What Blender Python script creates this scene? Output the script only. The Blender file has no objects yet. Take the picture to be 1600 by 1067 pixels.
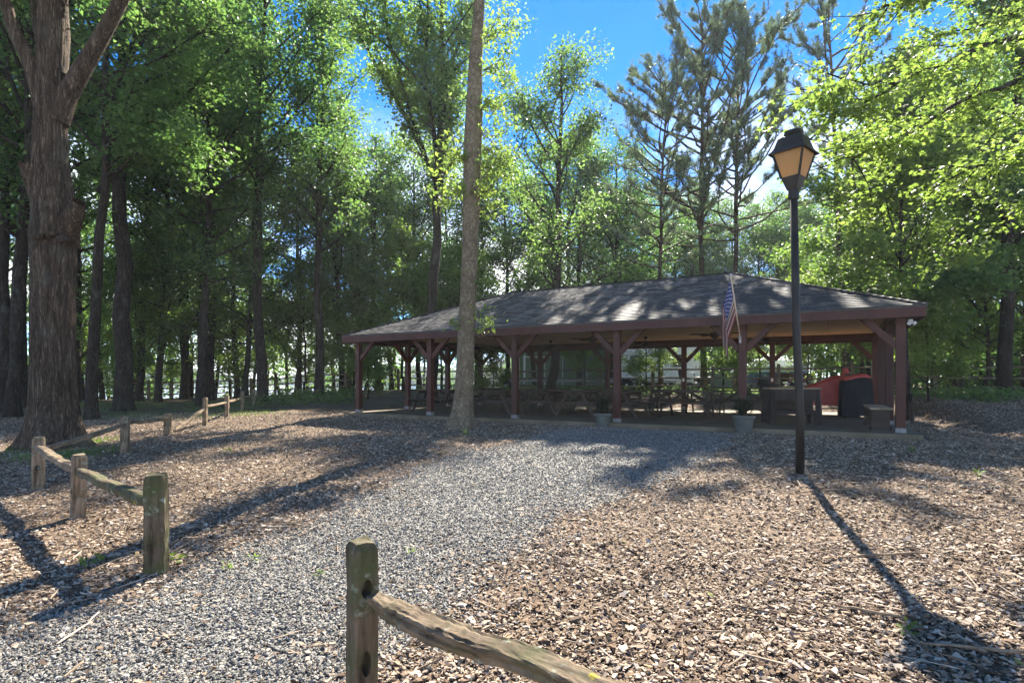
import bpy, bmesh, math, random
import numpy as np
from mathutils import Vector, Matrix, Euler

# ------------------------------------------------------------------ scene, camera, light
SC = bpy.context.scene
COL = SC.collection
F = 879.4            # focal length in pixels of the 1600 px wide photograph
HY = 594.0           # row of the horizon
C0 = 1.785           # eye height above the near ground
HAZE = 0.0004

cam_d = bpy.data.cameras.new('camera'); cam = bpy.data.objects.new('camera', cam_d); COL.objects.link(cam)
cam.location = (0, 0, C0); cam.rotation_euler = (math.radians(90), 0, 0)
cam_d.sensor_width = 36.0; cam_d.lens = F / 1600 * 36; cam_d.shift_y = (HY - 533.5) / 1600
cam_d.clip_start = 0.05; cam_d.clip_end = 3000
SC.camera = cam

SUN_AZ, SUN_EL = math.radians(17.0), math.radians(43.5)
SKY_STRENGTH, SUN_STRENGTH, EXPOSURE = 0.09, 5.0, 2.0
world = bpy.data.worlds.new('World'); SC.world = world; world.use_nodes = True
wn = world.node_tree; wn.nodes.clear()
w_out = wn.nodes.new('ShaderNodeOutputWorld'); w_bg = wn.nodes.new('ShaderNodeBackground')
w_sky = wn.nodes.new('ShaderNodeTexSky'); w_sky.sky_type = 'NISHITA'; w_sky.sun_disc = False
w_sky.sun_elevation = SUN_EL; w_sky.sun_rotation = SUN_AZ
w_sky.air_density = 0.6; w_sky.dust_density = 0.0; w_sky.ozone_density = 6.0; w_sky.altitude = 200
w_bg.inputs['Strength'].default_value = SKY_STRENGTH
# fair weather cloud low all round the horizon, extra cover added for whiter fill
w_tc = wn.nodes.new('ShaderNodeTexCoord'); w_map = wn.nodes.new('ShaderNodeMapping')
w_map.inputs['Scale'].default_value = (1, 1, 2.6)
w_no = wn.nodes.new('ShaderNodeTexNoise'); w_no.inputs['Scale'].default_value = 3.1; w_no.inputs['Detail'].default_value = 7
w_no.inputs['Roughness'].default_value = 0.55
w_r = wn.nodes.new('ShaderNodeMapRange'); w_r.inputs[1].default_value = 0.42; w_r.inputs[2].default_value = 0.60
w_sep = wn.nodes.new('ShaderNodeSeparateXYZ')
w_e = wn.nodes.new('ShaderNodeMapRange'); w_e.inputs[1].default_value = 0.45; w_e.inputs[2].default_value = 0.2
w_mul = wn.nodes.new('ShaderNodeMath'); w_mul.operation = 'MULTIPLY'
w_mix = wn.nodes.new('ShaderNodeMix'); w_mix.data_type = 'RGBA'
w_mix.inputs[7].default_value = (8.6, 8.7, 8.9, 1)
L = wn.links.new
L(w_tc.outputs['Generated'], w_map.inputs[0]); L(w_map.outputs[0], w_no.inputs['Vector']); L(w_no.outputs[0], w_r.inputs[0])
L(w_tc.outputs['Generated'], w_sep.inputs[0]); L(w_sep.outputs[2], w_e.inputs[0])
L(w_r.outputs[0], w_mul.inputs[0]); L(w_e.outputs[0], w_mul.inputs[1]); L(w_mul.outputs[0], w_mix.inputs[0])
w_hs = wn.nodes.new('ShaderNodeHueSaturation'); w_hs.inputs['Saturation'].default_value = 1.25
L(w_sky.outputs[0], w_hs.inputs['Color']); L(w_hs.outputs[0], w_mix.inputs[6]); L(w_mix.outputs[2], w_bg.inputs[0]); L(w_bg.outputs[0], w_out.inputs[0])

sun_d = bpy.data.lights.new('sun', 'SUN'); sun = bpy.data.objects.new('sun', sun_d); COL.objects.link(sun)
sun_d.energy = SUN_STRENGTH; sun_d.angle = math.radians(0.5); sun_d.color = (1.0, 0.93, 0.82)
SV = Vector((math.sin(SUN_AZ) * math.cos(SUN_EL), math.cos(SUN_AZ) * math.cos(SUN_EL), math.sin(SUN_EL)))
sun.rotation_euler = (-SV).to_track_quat('-Z', 'Y').to_euler(); sun.location = SV * 60

SC.view_settings.view_transform = 'Standard'; SC.view_settings.look = 'None'
SC.view_settings.exposure = EXPOSURE; SC.view_settings.gamma = 1.0; SC.view_settings.use_curve_mapping = False
SC.render.engine = 'CYCLES'
cy = SC.cycles
cy.max_bounces = 10; cy.diffuse_bounces = 6; cy.glossy_bounces = 3; cy.transmission_bounces = 8; cy.transparent_max_bounces = 8
cy.sample_clamp_indirect = 6.0; cy.caustics_reflective = False; cy.caustics_refractive = False
cy.use_denoising = True

# ------------------------------------------------------------------ helpers
rnd = random.Random(5)
UX, UY = -0.8702, 0.4928       # along the pavilion, to its far end
VX, VY = 0.4928, 0.8702        # across the pavilion, away from the eye
FRX, FRY = 8.056, 11.67        # near right post
PL, PW = 15.25, 7.66           # length and width between posts
SLAB = C0 - 1.09

def ss(x, a, b):
    u = np.clip((np.asarray(x, float) - a) / (b - a), 0, 1)
    return u * u * (3 - 2 * u)

def G(x, y):
    """height of the ground"""
    x = np.asarray(x, float); y = np.asarray(y, float)
    t = x * VX + y * VY
    a = (x - FRX) * UX + (y - FRY) * UY
    z = 0.045 * np.clip(t, -6, 13)
    ins = ss(a, -2.4, -0.9) * (1 - ss(a, 16.1, 17.6))
    r = ss(t, 14 + 8.4 * ins, 26.5)
    z = z + 0.58 * r * (1 - ss(a, 26, 38))
    z = z + 0.018 * np.sin(x * 1.3 + 0.7 * y) * np.sin(y * 0.9 - 0.4 * x) + 0.012 * np.sin(x * 2.9 + 1.0) * np.sin(y * 3.3)
    z = z - 2.2 * ss(a + 0.3 * t, 46, 56)
    return z

def gz(x, y): return float(G(x, y))
def at(px, py, Y): return Vector(((px - 800) / F * Y, Y, C0 + (HY - py) / F * Y))
def on(px, Y, dz=0.0):
    x = (px - 800) / F * Y
    return Vector((x, Y, gz(x, Y) + dz))
def gp(px, py):
    """where the ray of a pixel of the photograph meets the ground"""
    Y = 0.8
    while Y < 80:
        p = at(px, py, Y)
        if p.z <= gz(p.x, p.y): return p
        Y *= 1.003
    return p

def tag(o, label=None, cat=None, group=None, kind=None):
    if label: o['label'] = label
    if cat: o['category'] = cat
    if group: o['group'] = group
    if kind: o['kind'] = kind
    return o

def empty(name, loc, rz=0.0, scale=1.0):
    o = bpy.data.objects.new(name, None); COL.objects.link(o)
    o.location = loc; o.rotation_euler = (0, 0, rz); o.scale = (scale, scale, scale); o.empty_display_size = 0.2
    return o

def link(name, me, mat=None, parent=None, loc=None, rot=None):
    if mat is not None and not me.materials: me.materials.append(mat)
    o = bpy.data.objects.new(name, me); COL.objects.link(o)
    if parent is not None: o.parent = parent
    if loc is not None: o.location = loc
    if rot is not None: o.rotation_euler = rot
    return o

def copy_tree(o, parent=None):
    c = o.copy(); COL.objects.link(c)
    if parent is not None: c.parent = parent
    for ch in list(o.children): copy_tree(ch, c)
    return c

class MB:
    def __init__(s): s.v = []; s.f = []
    def add(s, vs, fs):
        n = len(s.v); s.v += [tuple(p) for p in vs]; s.f += [tuple(i + n for i in f) for f in fs]; return s
    def box(s, c, d, rot=None, taper=1.0):
        hx, hy, hz = d[0] / 2, d[1] / 2, d[2] / 2; c = Vector(c)
        vs = [Vector((sx * hx * (taper if sz > 0 else 1), sy * hy * (taper if sz > 0 else 1), sz * hz)) for sz in (-1, 1) for sy in (-1, 1) for sx in (-1, 1)]
        if rot is not None: vs = [rot @ p for p in vs]
        return s.add([c + p for p in vs], [(0, 2, 3, 1), (4, 5, 7, 6), (0, 1, 5, 4), (2, 6, 7, 3), (0, 4, 6, 2), (1, 3, 7, 5)])
    def bar(s, p, q, w, h, up=(0, 0, 1)):
        p, q = Vector(p), Vector(q); d = (q - p); l = d.length; d.normalize(); up = Vector(up)
        sx = d.cross(up)
        if sx.length < 1e-4: sx = d.cross(Vector((1, 0, 0)))
        sx.normalize(); sz = sx.cross(d)
        R = Matrix((sx, d, sz)).transposed()
        return s.box((p + q) / 2, (w, l, h), R)
    def tube(s, pts, rad, n=8, cap=True, jit=0.0, rng=None):
        pts = [Vector(p) for p in pts]; k = len(pts)
        if not hasattr(rad, '__len__'): rad = [rad] * k
        vs = []; side = None
        for i, p in enumerate(pts):
            d = (pts[min(i + 1, k - 1)] - pts[max(i - 1, 0)])
            if d.length < 1e-9: d = Vector((0, 0, 1))
            d.normalize()
            if side is None:
                side = d.cross(Vector((0.3, 1, 0.2)))
                if side.length < 1e-3: side = d.cross(Vector((1, 0, 0)))
            side = (side - d * side.dot(d)).normalized(); b = d.cross(side)
            for j in range(n):
                a = 2 * math.pi * j / n
                r = rad[i] * (1 + (rng.uniform(-jit, jit) if rng else 0))
                vs.append(p + (side * math.cos(a) + b * math.sin(a)) * r)
        fs = [(i * n + j, i * n + (j + 1) % n, (i + 1) * n + (j + 1) % n, (i + 1) * n + j) for i in range(k - 1) for j in range(n)]
        if cap: fs += [tuple(range(n))[::-1], tuple((k - 1) * n + j for j in range(n))]
        return s.add(vs, fs)
    def lathe(s, prof, n=24, c=(0, 0, 0)):
        c = Vector(c); vs = []
        for r, z in prof:
            for j in range(n):
                a = 2 * math.pi * j / n; vs.append(c + Vector((r * math.cos(a), r * math.sin(a), z)))
        k = len(prof)
        fs = [(i * n + j, i * n + (j + 1) % n, (i + 1) * n + (j + 1) % n, (i + 1) * n + j) for i in range(k - 1) for j in range(n)]
        fs += [tuple(range(n))[::-1], tuple((k - 1) * n + j for j in range(n))]
        return s.add(vs, fs)
    def mesh(s, name, smooth=False):
        me = bpy.data.meshes.new(name); me.from_pydata(s.v, [], s.f)
        if smooth: me.polygons.foreach_set('use_smooth', [True] * len(me.polygons))
        me.update(); return me
    def build(s, name, mat, parent=None, loc=None, rot=None, smooth=False, bevel=0.0, kind=None):
        me = s.mesh(name, smooth); o = link(name, me, mat, parent, loc, rot)
        if bevel:
            m = o.modifiers.new('edge', 'BEVEL'); m.width = bevel; m.segments = 2; m.limit_method = 'ANGLE'; m.angle_limit = math.radians(50)
        if kind: o['kind'] = kind
        return o

def np_mesh(name, V, Fc, tone=None, smooth=False):
    """mesh from arrays; Fc is (n,k)"""
    V = np.asarray(V, np.float32); Fc = np.asarray(Fc, np.int32); n, k = Fc.shape
    me = bpy.data.meshes.new(name)
    me.vertices.add(len(V)); me.vertices.foreach_set('co', V.ravel())
    me.loops.add(n * k); me.loops.foreach_set('vertex_index', Fc.ravel())
    me.polygons.add(n); me.polygons.foreach_set('loop_start', np.arange(0, n * k, k, dtype=np.int32))
    try: me.polygons.foreach_set('loop_total', np.full(n, k, np.int32))
    except Exception: pass
    if smooth: me.polygons.foreach_set('use_smooth', np.ones(n, bool))
    if tone is not None:
        at_ = me.attributes.new('tone', 'FLOAT', 'FACE'); at_.data.foreach_set('value', np.asarray(tone, np.float32))
    me.update(calc_edges=True); return me

# ------------------------------------------------------------------ materials
def new_mat(name):
    m = bpy.data.materials.new(name); m.use_nodes = True; nt = m.node_tree; nt.nodes.clear()
    out = nt.nodes.new('ShaderNodeOutputMaterial'); return m, nt, out

def ramp(nt, cols, fac):
    r = nt.nodes.new('ShaderNodeValToRGB'); e = r.color_ramp.elements
    while len(e) < len(cols): e.new(0.5)
    for i, c in enumerate(cols):
        if len(c) == 4: e[i].position = c[3]
        else: e[i].position = i / (len(cols) - 1)
        e[i].color = (c[0], c[1], c[2], 1)
    nt.links.new(fac, r.inputs[0]); return r.outputs[0]

def noise(nt, vec, scale, detail=6, rough=0.6, dist=0.0):
    n = nt.nodes.new('ShaderNodeTexNoise'); n.inputs['Scale'].default_value = scale; n.inputs['Detail'].default_value = detail
    n.inputs['Roughness'].default_value = rough; n.inputs['Distortion'].default_value = dist
    nt.links.new(vec, n.inputs['Vector']); return n.outputs[0]

def coords(nt, stretch=(1, 1, 1), kind='Object'):
    tc = nt.nodes.new('ShaderNodeTexCoord'); mp = nt.nodes.new('ShaderNodeMapping'); mp.inputs['Scale'].default_value = stretch
    nt.links.new(tc.outputs[kind], mp.inputs[0]); return mp.outputs[0]

def math_(nt, op, a, b=None, clamp=False):
    m = nt.nodes.new('ShaderNodeMath'); m.operation = op; m.use_clamp = clamp
    for i, v in enumerate((a, b)):
        if v is None: continue
        if hasattr(v, 'is_output'): nt.links.new(v, m.inputs[i])
        else: m.inputs[i].default_value = v
    return m.outputs[0]

def surf(name, cols, scale=4.0, stretch=(1, 1, 1), rough=0.8, bump=0.3, bdist=0.02, spec=0.3, metal=0.0, rand=0.0, detail=7, dist=0.0, fine=None, coord='Object', tone=0.0):
    """a weathered surface: a noise drives a colour ramp and a bump; rand shifts the ramp per object"""
    m, nt, out = new_mat(name); p = nt.nodes.new('ShaderNodeBsdfPrincipled')
    v = coords(nt, stretch, coord); n = noise(nt, v, scale, detail, 0.62, dist)
    fac = n
    if rand:
        oi = nt.nodes.new('ShaderNodeObjectInfo')
        fac = math_(nt, 'ADD', fac, math_(nt, 'MULTIPLY', math_(nt, 'SUBTRACT', oi.outputs['Random'], 0.5), rand))
    if tone:
        ta = nt.nodes.new('ShaderNodeAttribute'); ta.attribute_name = 'tone'
        fac = math_(nt, 'ADD', fac, math_(nt, 'MULTIPLY', math_(nt, 'SUBTRACT', ta.outputs['Fac'], 0.5), tone))
    fac = math_(nt, 'MULTIPLY', math_(nt, 'SUBTRACT', fac, 0.25), 2.0, True)
    col = ramp(nt, cols, fac)
    nt.links.new(col, p.inputs['Base Color'])
    p.inputs['Roughness'].default_value = rough; p.inputs['Metallic'].default_value = metal
    p.inputs['Specular IOR Level'].default_value = spec
    h = n
    if fine:
        f2 = noise(nt, v, fine, 5, 0.6); h = math_(nt, 'ADD', n, math_(nt, 'MULTIPLY', f2, 0.5))
    if bump:
        b = nt.nodes.new('ShaderNodeBump'); b.inputs['Strength'].default_value = bump; b.inputs['Distance'].default_value = bdist
        nt.links.new(h, b.inputs['Height']); nt.links.new(b.outputs[0], p.inputs['Normal'])
    nt.links.new(p.outputs[0], out.inputs[0]); return m

def bark(name, cols, scale=7.0, zs=0.16, bump=0.9, lichen=0.0, lcol=(0.30, 0.33, 0.25)):
    m, nt, out = new_mat(name); p = nt.nodes.new('ShaderNodeBsdfPrincipled')
    v = coords(nt, (1, 1, zs)); n1 = noise(nt, v, scale, 8, 0.65, 0.6)
    n2 = noise(nt, v, scale * 2.4, 4, 0.55, 0.9)
    crack = math_(nt, 'MULTIPLY', math_(nt, 'ABSOLUTE', math_(nt, 'SUBTRACT', n2, 0.5)), 5.0, True)
    n3 = noise(nt, coords(nt), scale * 7, 4, 0.6)
    h = math_(nt, 'ADD', math_(nt, 'MULTIPLY', n1, 0.6), math_(nt, 'MULTIPLY', crack, 0.35)); h = math_(nt, 'ADD', h, math_(nt, 'MULTIPLY', n3, 0.15))
    fac = math_(nt, 'MULTIPLY', math_(nt, 'SUBTRACT', h, 0.30), 2.1, True)
    col = ramp(nt, cols, fac)
    if lichen:
        v2 = coords(nt, (1, 1, 0.6)); n2 = noise(nt, v2, 2.2, 8, 0.7)
        lf = math_(nt, 'MULTIPLY', math_(nt, 'SUBTRACT', n2, 0.53), 6.0 * lichen, True)
        mx = nt.nodes.new('ShaderNodeMix'); mx.data_type = 'RGBA'
        nt.links.new(lf, mx.inputs[0]); nt.links.new(col, mx.inputs[6]); mx.inputs[7].default_value = (*lcol, 1); col = mx.outputs[2]
    nt.links.new(col, p.inputs['Base Color']); p.inputs['Roughness'].default_value = 0.9; p.inputs['Specular IOR Level'].default_value = 0.15
    b = nt.nodes.new('ShaderNodeBump'); b.inputs['Strength'].default_value = bump; b.inputs['Distance'].default_value = 0.06
    nt.links.new(h, b.inputs['Height']); nt.links.new(b.outputs[0], p.inputs['Normal'])
    nt.links.new(p.outputs[0], out.inputs[0]); return m

def leaf_mat(name, cols, tcol, trans=0.45, rough=0.42, spec=0.35):
    """thin leaf: reflects and lets light through; the tone attribute of each leaf picks its green"""
    m, nt, out = new_mat(name); p = nt.nodes.new('ShaderNodeBsdfPrincipled'); tr = nt.nodes.new('ShaderNodeBsdfTranslucent')
    ta = nt.nodes.new('ShaderNodeAttribute'); ta.attribute_name = 'tone'
    oi = nt.nodes.new('ShaderNodeObjectInfo')
    fac = math_(nt, 'ADD', ta.outputs['Fac'], math_(nt, 'MULTIPLY', math_(nt, 'SUBTRACT', oi.outputs['Random'], 0.5), 0.45), True)
    col = ramp(nt, cols, fac); nt.links.new(col, p.inputs['Base Color'])
    tc = ramp(nt, tcol, fac); nt.links.new(tc, tr.inputs['Color'])
    p.inputs['Roughness'].default_value = rough; p.inputs['Specular IOR Level'].default_value = spec
    mx = nt.nodes.new('ShaderNodeMixShader'); mx.inputs[0].default_value = trans
    nt.links.new(p.outputs[0], mx.inputs[1]); nt.links.new(tr.outputs[0], mx.inputs[2]); nt.links.new(mx.outputs[0], out.inputs[0])
    return m

M = {}
M['bark_oak'] = bark('bark_oak', [(0.022, 0.016, 0.010), (0.11, 0.077, 0.050), (0.26, 0.195, 0.135)], 9.0, 0.10, 1.0, 0.35, (0.17, 0.18, 0.14))
M['bark_smooth'] = bark('bark_smooth', [(0.09, 0.069, 0.042), (0.205, 0.16, 0.102), (0.31, 0.25, 0.165)], 4.0, 0.7, 0.45, 0.6, (0.075, 0.056, 0.036))
M['bark_dark'] = bark('bark_dark', [(0.014, 0.011, 0.008), (0.045, 0.034, 0.025), (0.095, 0.074, 0.055)], 6.0, 0.2, 0.9, 0.4, (0.15, 0.16, 0.13))
M['bark_pine'] = bark('bark_pine', [(0.035, 0.023, 0.018), (0.12, 0.078, 0.058), (0.21, 0.145, 0.11)], 5.0, 0.4, 0.9)
M['leaf_dark'] = leaf_mat('leaf_dark', [(0.07, 0.11, 0.045), (0.115, 0.175, 0.06), (0.17, 0.235, 0.08)], [(0.10, 0.23, 0.055), (0.17, 0.34, 0.07), (0.27, 0.45, 0.09)], 0.48, 0.5, 0.32)
M['leaf_mid'] = leaf_mat('leaf_mid', [(0.085, 0.13, 0.05), (0.135, 0.19, 0.065), (0.19, 0.25, 0.09)], [(0.14, 0.28, 0.06), (0.23, 0.40, 0.08), (0.34, 0.51, 0.11)], 0.5, 0.5, 0.32)
M['leaf_maple'] = leaf_mat('leaf_maple', [(0.09, 0.135, 0.04), (0.14, 0.195, 0.05), (0.20, 0.255, 0.07)], [(0.15, 0.28, 0.05), (0.25, 0.39, 0.06), (0.36, 0.49, 0.085)], 0.52, 0.5, 0.3)
M['needle'] = leaf_mat('needle', [(0.085, 0.125, 0.075), (0.125, 0.17, 0.10), (0.17, 0.21, 0.125)], [(0.14, 0.21, 0.10), (0.21, 0.30, 0.13), (0.28, 0.38, 0.16)], 0.32, 0.42, 0.5)
M['grass'] = leaf_mat('grass', [(0.05, 0.10, 0.02), (0.08, 0.15, 0.03), (0.13, 0.19, 0.05)], [(0.14, 0.28, 0.03), (0.22, 0.38, 0.05), (0.32, 0.46, 0.08)], 0.45)
M['red'] = surf('red_paint', [(0.040, 0.011, 0.006), (0.062, 0.017, 0.009), (0.092, 0.028, 0.015)], 3.0, (1, 1, 0.3), 0.55, 0.15, 0.01, 0.35, rand=0.2, fine=40)
M['fence_old'] = surf('old_fence_wood', [(0.10, 0.07, 0.042), (0.26, 0.185, 0.115), (0.42, 0.32, 0.21)], 9.0, (1, 1, 0.12), 0.85, 0.7, 0.02, 0.2, fine=50)
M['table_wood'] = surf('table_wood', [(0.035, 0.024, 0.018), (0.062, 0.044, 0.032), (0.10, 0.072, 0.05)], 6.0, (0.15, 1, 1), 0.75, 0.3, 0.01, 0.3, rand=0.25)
M['tan_wood'] = surf('tan_plywood', [(0.56, 0.40, 0.24), (0.68, 0.51, 0.33), (0.76, 0.60, 0.42)], 5.0, (0.12, 1, 1), 0.65, 0.12, 0.01, 0.3, rand=0.18)
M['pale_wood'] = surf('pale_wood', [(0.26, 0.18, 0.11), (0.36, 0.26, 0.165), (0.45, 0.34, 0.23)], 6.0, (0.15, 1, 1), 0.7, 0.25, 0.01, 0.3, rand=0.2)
M['concrete'] = surf('concrete', [(0.11, 0.085, 0.05), (0.17, 0.132, 0.082), (0.23, 0.185, 0.12)], 1.6, (1, 1, 1), 0.8, 0.25, 0.006, 0.3, fine=60)
M['shingle'] = surf('asphalt_shingle', [(0.035, 0.031, 0.028), (0.085, 0.076, 0.07), (0.165, 0.15, 0.138)], 30.0, (1, 1, 1), 0.75, 0.5, 0.006, 0.4, rand=0.55, tone=0.55)
M['black_metal'] = surf('black_metal', [(0.010, 0.009, 0.008), (0.017, 0.015, 0.013), (0.045, 0.036, 0.028)], 7.0, (1, 1, 0.3), 0.55, 0.12, 0.004, 0.3)
M['galv'] = surf('galvanised', [(0.42, 0.42, 0.42), (0.55, 0.55, 0.54), (0.66, 0.66, 0.65)], 14, (1, 1, 1), 0.45, 0.05, 0.003, 0.5, 0.4)
M['post_foot'] = surf('post_foot', [(0.16, 0.15, 0.14), (0.25, 0.24, 0.22), (0.34, 0.33, 0.31)], 14, (1, 1, 1), 0.7, 0.1, 0.003, 0.3)
M['white'] = surf('white_paint', [(0.62, 0.62, 0.60), (0.72, 0.72, 0.70), (0.80, 0.80, 0.78)], 3, (1, 1, 1), 0.5, 0.08, 0.004, 0.4)
M['siding'] = surf('green_siding', [(0.14, 0.18, 0.12), (0.175, 0.215, 0.15), (0.21, 0.25, 0.18)], 2, (0.2, 1, 2), 0.7, 0.08, 0.004, 0.3, rand=0.1)
M['plastic_black'] = surf('black_plastic', [(0.012, 0.012, 0.013), (0.018, 0.018, 0.019), (0.028, 0.028, 0.03)], 5, (1, 1, 1), 0.5, 0.1, 0.004, 0.4)
M['vinyl_black'] = surf('black_vinyl', [(0.012, 0.013, 0.015), (0.02, 0.021, 0.024), (0.03, 0.031, 0.034)], 4, (1, 1, 0.5), 0.75, 0.5, 0.04, 0.2)
M['red_vinyl'] = surf('red_vinyl', [(0.36, 0.045, 0.035), (0.47, 0.065, 0.05), (0.56, 0.10, 0.075)], 3, (1, 1, 0.6), 0.5, 0.3, 0.03, 0.4)
M['pot'] = surf('pot_resin', [(0.075, 0.085, 0.07), (0.115, 0.12, 0.10), (0.16, 0.16, 0.14)], 5, (1, 1, 1), 0.7, 0.25, 0.006, 0.3)
M['soil'] = surf('soil', [(0.02, 0.014, 0.01), (0.045, 0.03, 0.02), (0.075, 0.05, 0.035)], 20, (1, 1, 1), 0.95, 0.8, 0.02, 0.1)
M['rubber'] = surf('rubber', [(0.012, 0.012, 0.012), (0.02, 0.02, 0.02), (0.035, 0.035, 0.034)], 20, (1, 1, 1), 0.8, 0.2, 0.003, 0.3)
M['blue_vinyl'] = surf('blue_vinyl', [(0.04, 0.09, 0.22), (0.055, 0.12, 0.28), (0.08, 0.16, 0.34)], 3, (1, 1, 1), 0.5, 0.25, 0.02, 0.4)
M['pale_blue'] = surf('pale_boat_cover', [(0.42, 0.52, 0.58), (0.50, 0.60, 0.66), (0.58, 0.67, 0.72)], 3, (1, 1, 1), 0.55, 0.2, 0.02, 0.4)
M['roof_grey'] = surf('house_roofing', [(0.13, 0.13, 0.13), (0.19, 0.19, 0.185), (0.25, 0.25, 0.24)], 12, (1, 1, 1), 0.85, 0.2, 0.01, 0.2)
M['dark_glass'] = surf('dark_glass', [(0.02, 0.03, 0.028), (0.03, 0.04, 0.038), (0.04, 0.05, 0.05)], 2, (1, 1, 1), 0.12, 0, 0, 0.6)
M['steel_grey'] = surf('trailer_steel', [(0.20, 0.19, 0.18), (0.30, 0.29, 0.275), (0.42, 0.41, 0.39)], 8, (1, 1, 1), 0.5, 0.1, 0.004, 0.4, 0.3)
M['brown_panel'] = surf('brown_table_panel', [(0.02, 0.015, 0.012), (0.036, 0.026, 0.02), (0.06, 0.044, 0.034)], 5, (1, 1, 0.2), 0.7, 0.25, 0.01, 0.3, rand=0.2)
# ------------------------------------------------------------------ ground, lake, gravel
def axis_steps(lo, hi, step, far_lo, far_hi, grow=1.22):
    c = list(np.arange(lo, hi + 1e-6, step)); s = step
    while c[-1] < far_hi: s *= grow; c.append(min(c[-1] + s, far_hi))
    s = step
    while c[0] > far_lo: s *= grow; c.insert(0, max(c[0] - s, far_lo))
    return np.array(c)

def sheet(xs, ys, zf):
    X, Y = np.meshgrid(xs, ys); Z = zf(X, Y)
    V = np.stack([X.ravel(), Y.ravel(), Z.ravel()], 1); nx = len(xs); i = np.arange((len(ys) - 1) * (nx - 1)); r = i // (nx - 1); c = i % (nx - 1)
    a = r * nx + c
    return V, np.stack([a, a + 1, a + nx + 1, a + nx], 1)

def mulch_mat():
    m, nt, out = new_mat('mulch'); p = nt.nodes.new('ShaderNodeBsdfPrincipled')
    v = coords(nt); 
    vo = nt.nodes.new('ShaderNodeTexVoronoi'); vo.inputs['Scale'].default_value = 34; vo.inputs['Randomness'].default_value = 1
    nv = noise(nt, v, 9, 3, 0.5)
    dv = nt.nodes.new('ShaderNodeVectorMath'); dv.operation = 'MULTIPLY_ADD'
    tc = nt.nodes.new('ShaderNodeTexNoise'); tc.inputs['Scale'].default_value = 14; nt.links.new(v, tc.inputs['Vector'])
    nt.links.new(tc.outputs[1], dv.inputs[0]); dv.inputs[1].default_value = (0.16, 0.16, 0.16); nt.links.new(v, dv.inputs[2])
    nt.links.new(dv.outputs[0], vo.inputs['Vector'])
    sp = nt.nodes.new('ShaderNodeSeparateColor'); nt.links.new(vo.outputs['Color'], sp.inputs[0])
    fine = noise(nt, v, 60, 6, 0.7); big = noise(nt, v, 0.45, 5, 0.6)
    f = math_(nt, 'ADD', math_(nt, 'MULTIPLY', sp.outputs[0], 0.55), math_(nt, 'MULTIPLY', fine, 0.5))
    f = math_(nt, 'ADD', f, math_(nt, 'MULTIPLY', math_(nt, 'SUBTRACT', big, 0.5), 0.5))
    col = ramp(nt, [(0.04, 0.025, 0.015, 0.12), (0.115, 0.075, 0.046, 0.4), (0.21, 0.147, 0.096, 0.65), (0.33, 0.25, 0.175, 0.95)], f)
    nt.links.new(col, p.inputs['Base Color']); p.inputs['Roughness'].default_value = 0.9; p.inputs['Specular IOR Level'].default_value = 0.2
    b = nt.nodes.new('ShaderNodeBump'); b.inputs['Strength'].default_value = 0.9; b.inputs['Distance'].default_value = 0.03
    nt.links.new(f, b.inputs['Height']); nt.links.new(b.outputs[0], p.inputs['Normal']); nt.links.new(p.outputs[0], out.inputs[0]); return m
M['mulch'] = mulch_mat()
def gravel_mat():
    m, nt, out = new_mat('gravel'); p = nt.nodes.new('ShaderNodeBsdfPrincipled'); v = coords(nt)
    vo = nt.nodes.new('ShaderNodeTexVoronoi'); vo.inputs['Scale'].default_value = 42; nt.links.new(v, vo.inputs['Vector'])
    sp = nt.nodes.new('ShaderNodeSeparateColor'); nt.links.new(vo.outputs['Color'], sp.inputs[0])
    fine = noise(nt, v, 70, 5, 0.7); big = noise(nt, v, 0.7, 4, 0.6)
    f = math_(nt, 'ADD', math_(nt, 'MULTIPLY', sp.outputs[0], 0.6), math_(nt, 'MULTIPLY', fine, 0.35))
    f = math_(nt, 'ADD', f, math_(nt, 'MULTIPLY', math_(nt, 'SUBTRACT', big, 0.5), 0.35))
    col = ramp(nt, [(0.075, 0.07, 0.06, 0.1), (0.16, 0.15, 0.13, 0.45), (0.27, 0.255, 0.222, 0.9)], f)
    nt.links.new(col, p.inputs['Base Color']); p.inputs['Roughness'].default_value = 0.85
    b = nt.nodes.new('ShaderNodeBump'); b.inputs['Strength'].default_value = 1.0; b.inputs['Distance'].default_value = 0.02
    h = math_(nt, 'SUBTRACT', 1.0, vo.outputs['Distance'])
    nt.links.new(h, b.inputs['Height']); nt.links.new(b.outputs[0], p.inputs['Normal']); nt.links.new(p.outputs[0], out.inputs[0]); return m
M['gravel'] = gravel_mat()

V, Fc = sheet(axis_steps(-17, 16, 0.2, -420, 420), axis_steps(-8, 32, 0.2, -40, 520), G)
tag(link('ground', np_mesh('ground', V, Fc, smooth=True), M['mulch']), kind='structure')

# lake beyond the trees
def water_mat():
    m, nt, out = new_mat('lake_water'); p = nt.nodes.new('ShaderNodeBsdfPrincipled')
    p.inputs['Base Color'].default_value = (0.02, 0.045, 0.05, 1); p.inputs['Roughness'].default_value = 0.09; p.inputs['IOR'].default_value = 1.33
    n = noise(nt, coords(nt, (1, 0.35, 1)), 1.8, 6, 0.65)
    b = nt.nodes.new('ShaderNodeBump'); b.inputs['Strength'].default_value = 0.55; b.inputs['Distance'].default_value = 0.12
    nt.links.new(n, b.inputs['Height']); nt.links.new(b.outputs[0], p.inputs['Normal']); nt.links.new(p.outputs[0], out.inputs[0]); return m
M['water'] = water_mat()
LAKE = -0.62
me = bpy.data.meshes.new('lake'); me.from_pydata([(-420, 20, LAKE), (60, 20, LAKE), (60, 460, LAKE), (-420, 460, LAKE)], [], [(0, 1, 2, 3)])
tag(link('lake', me, M['water']), kind='structure')
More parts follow.
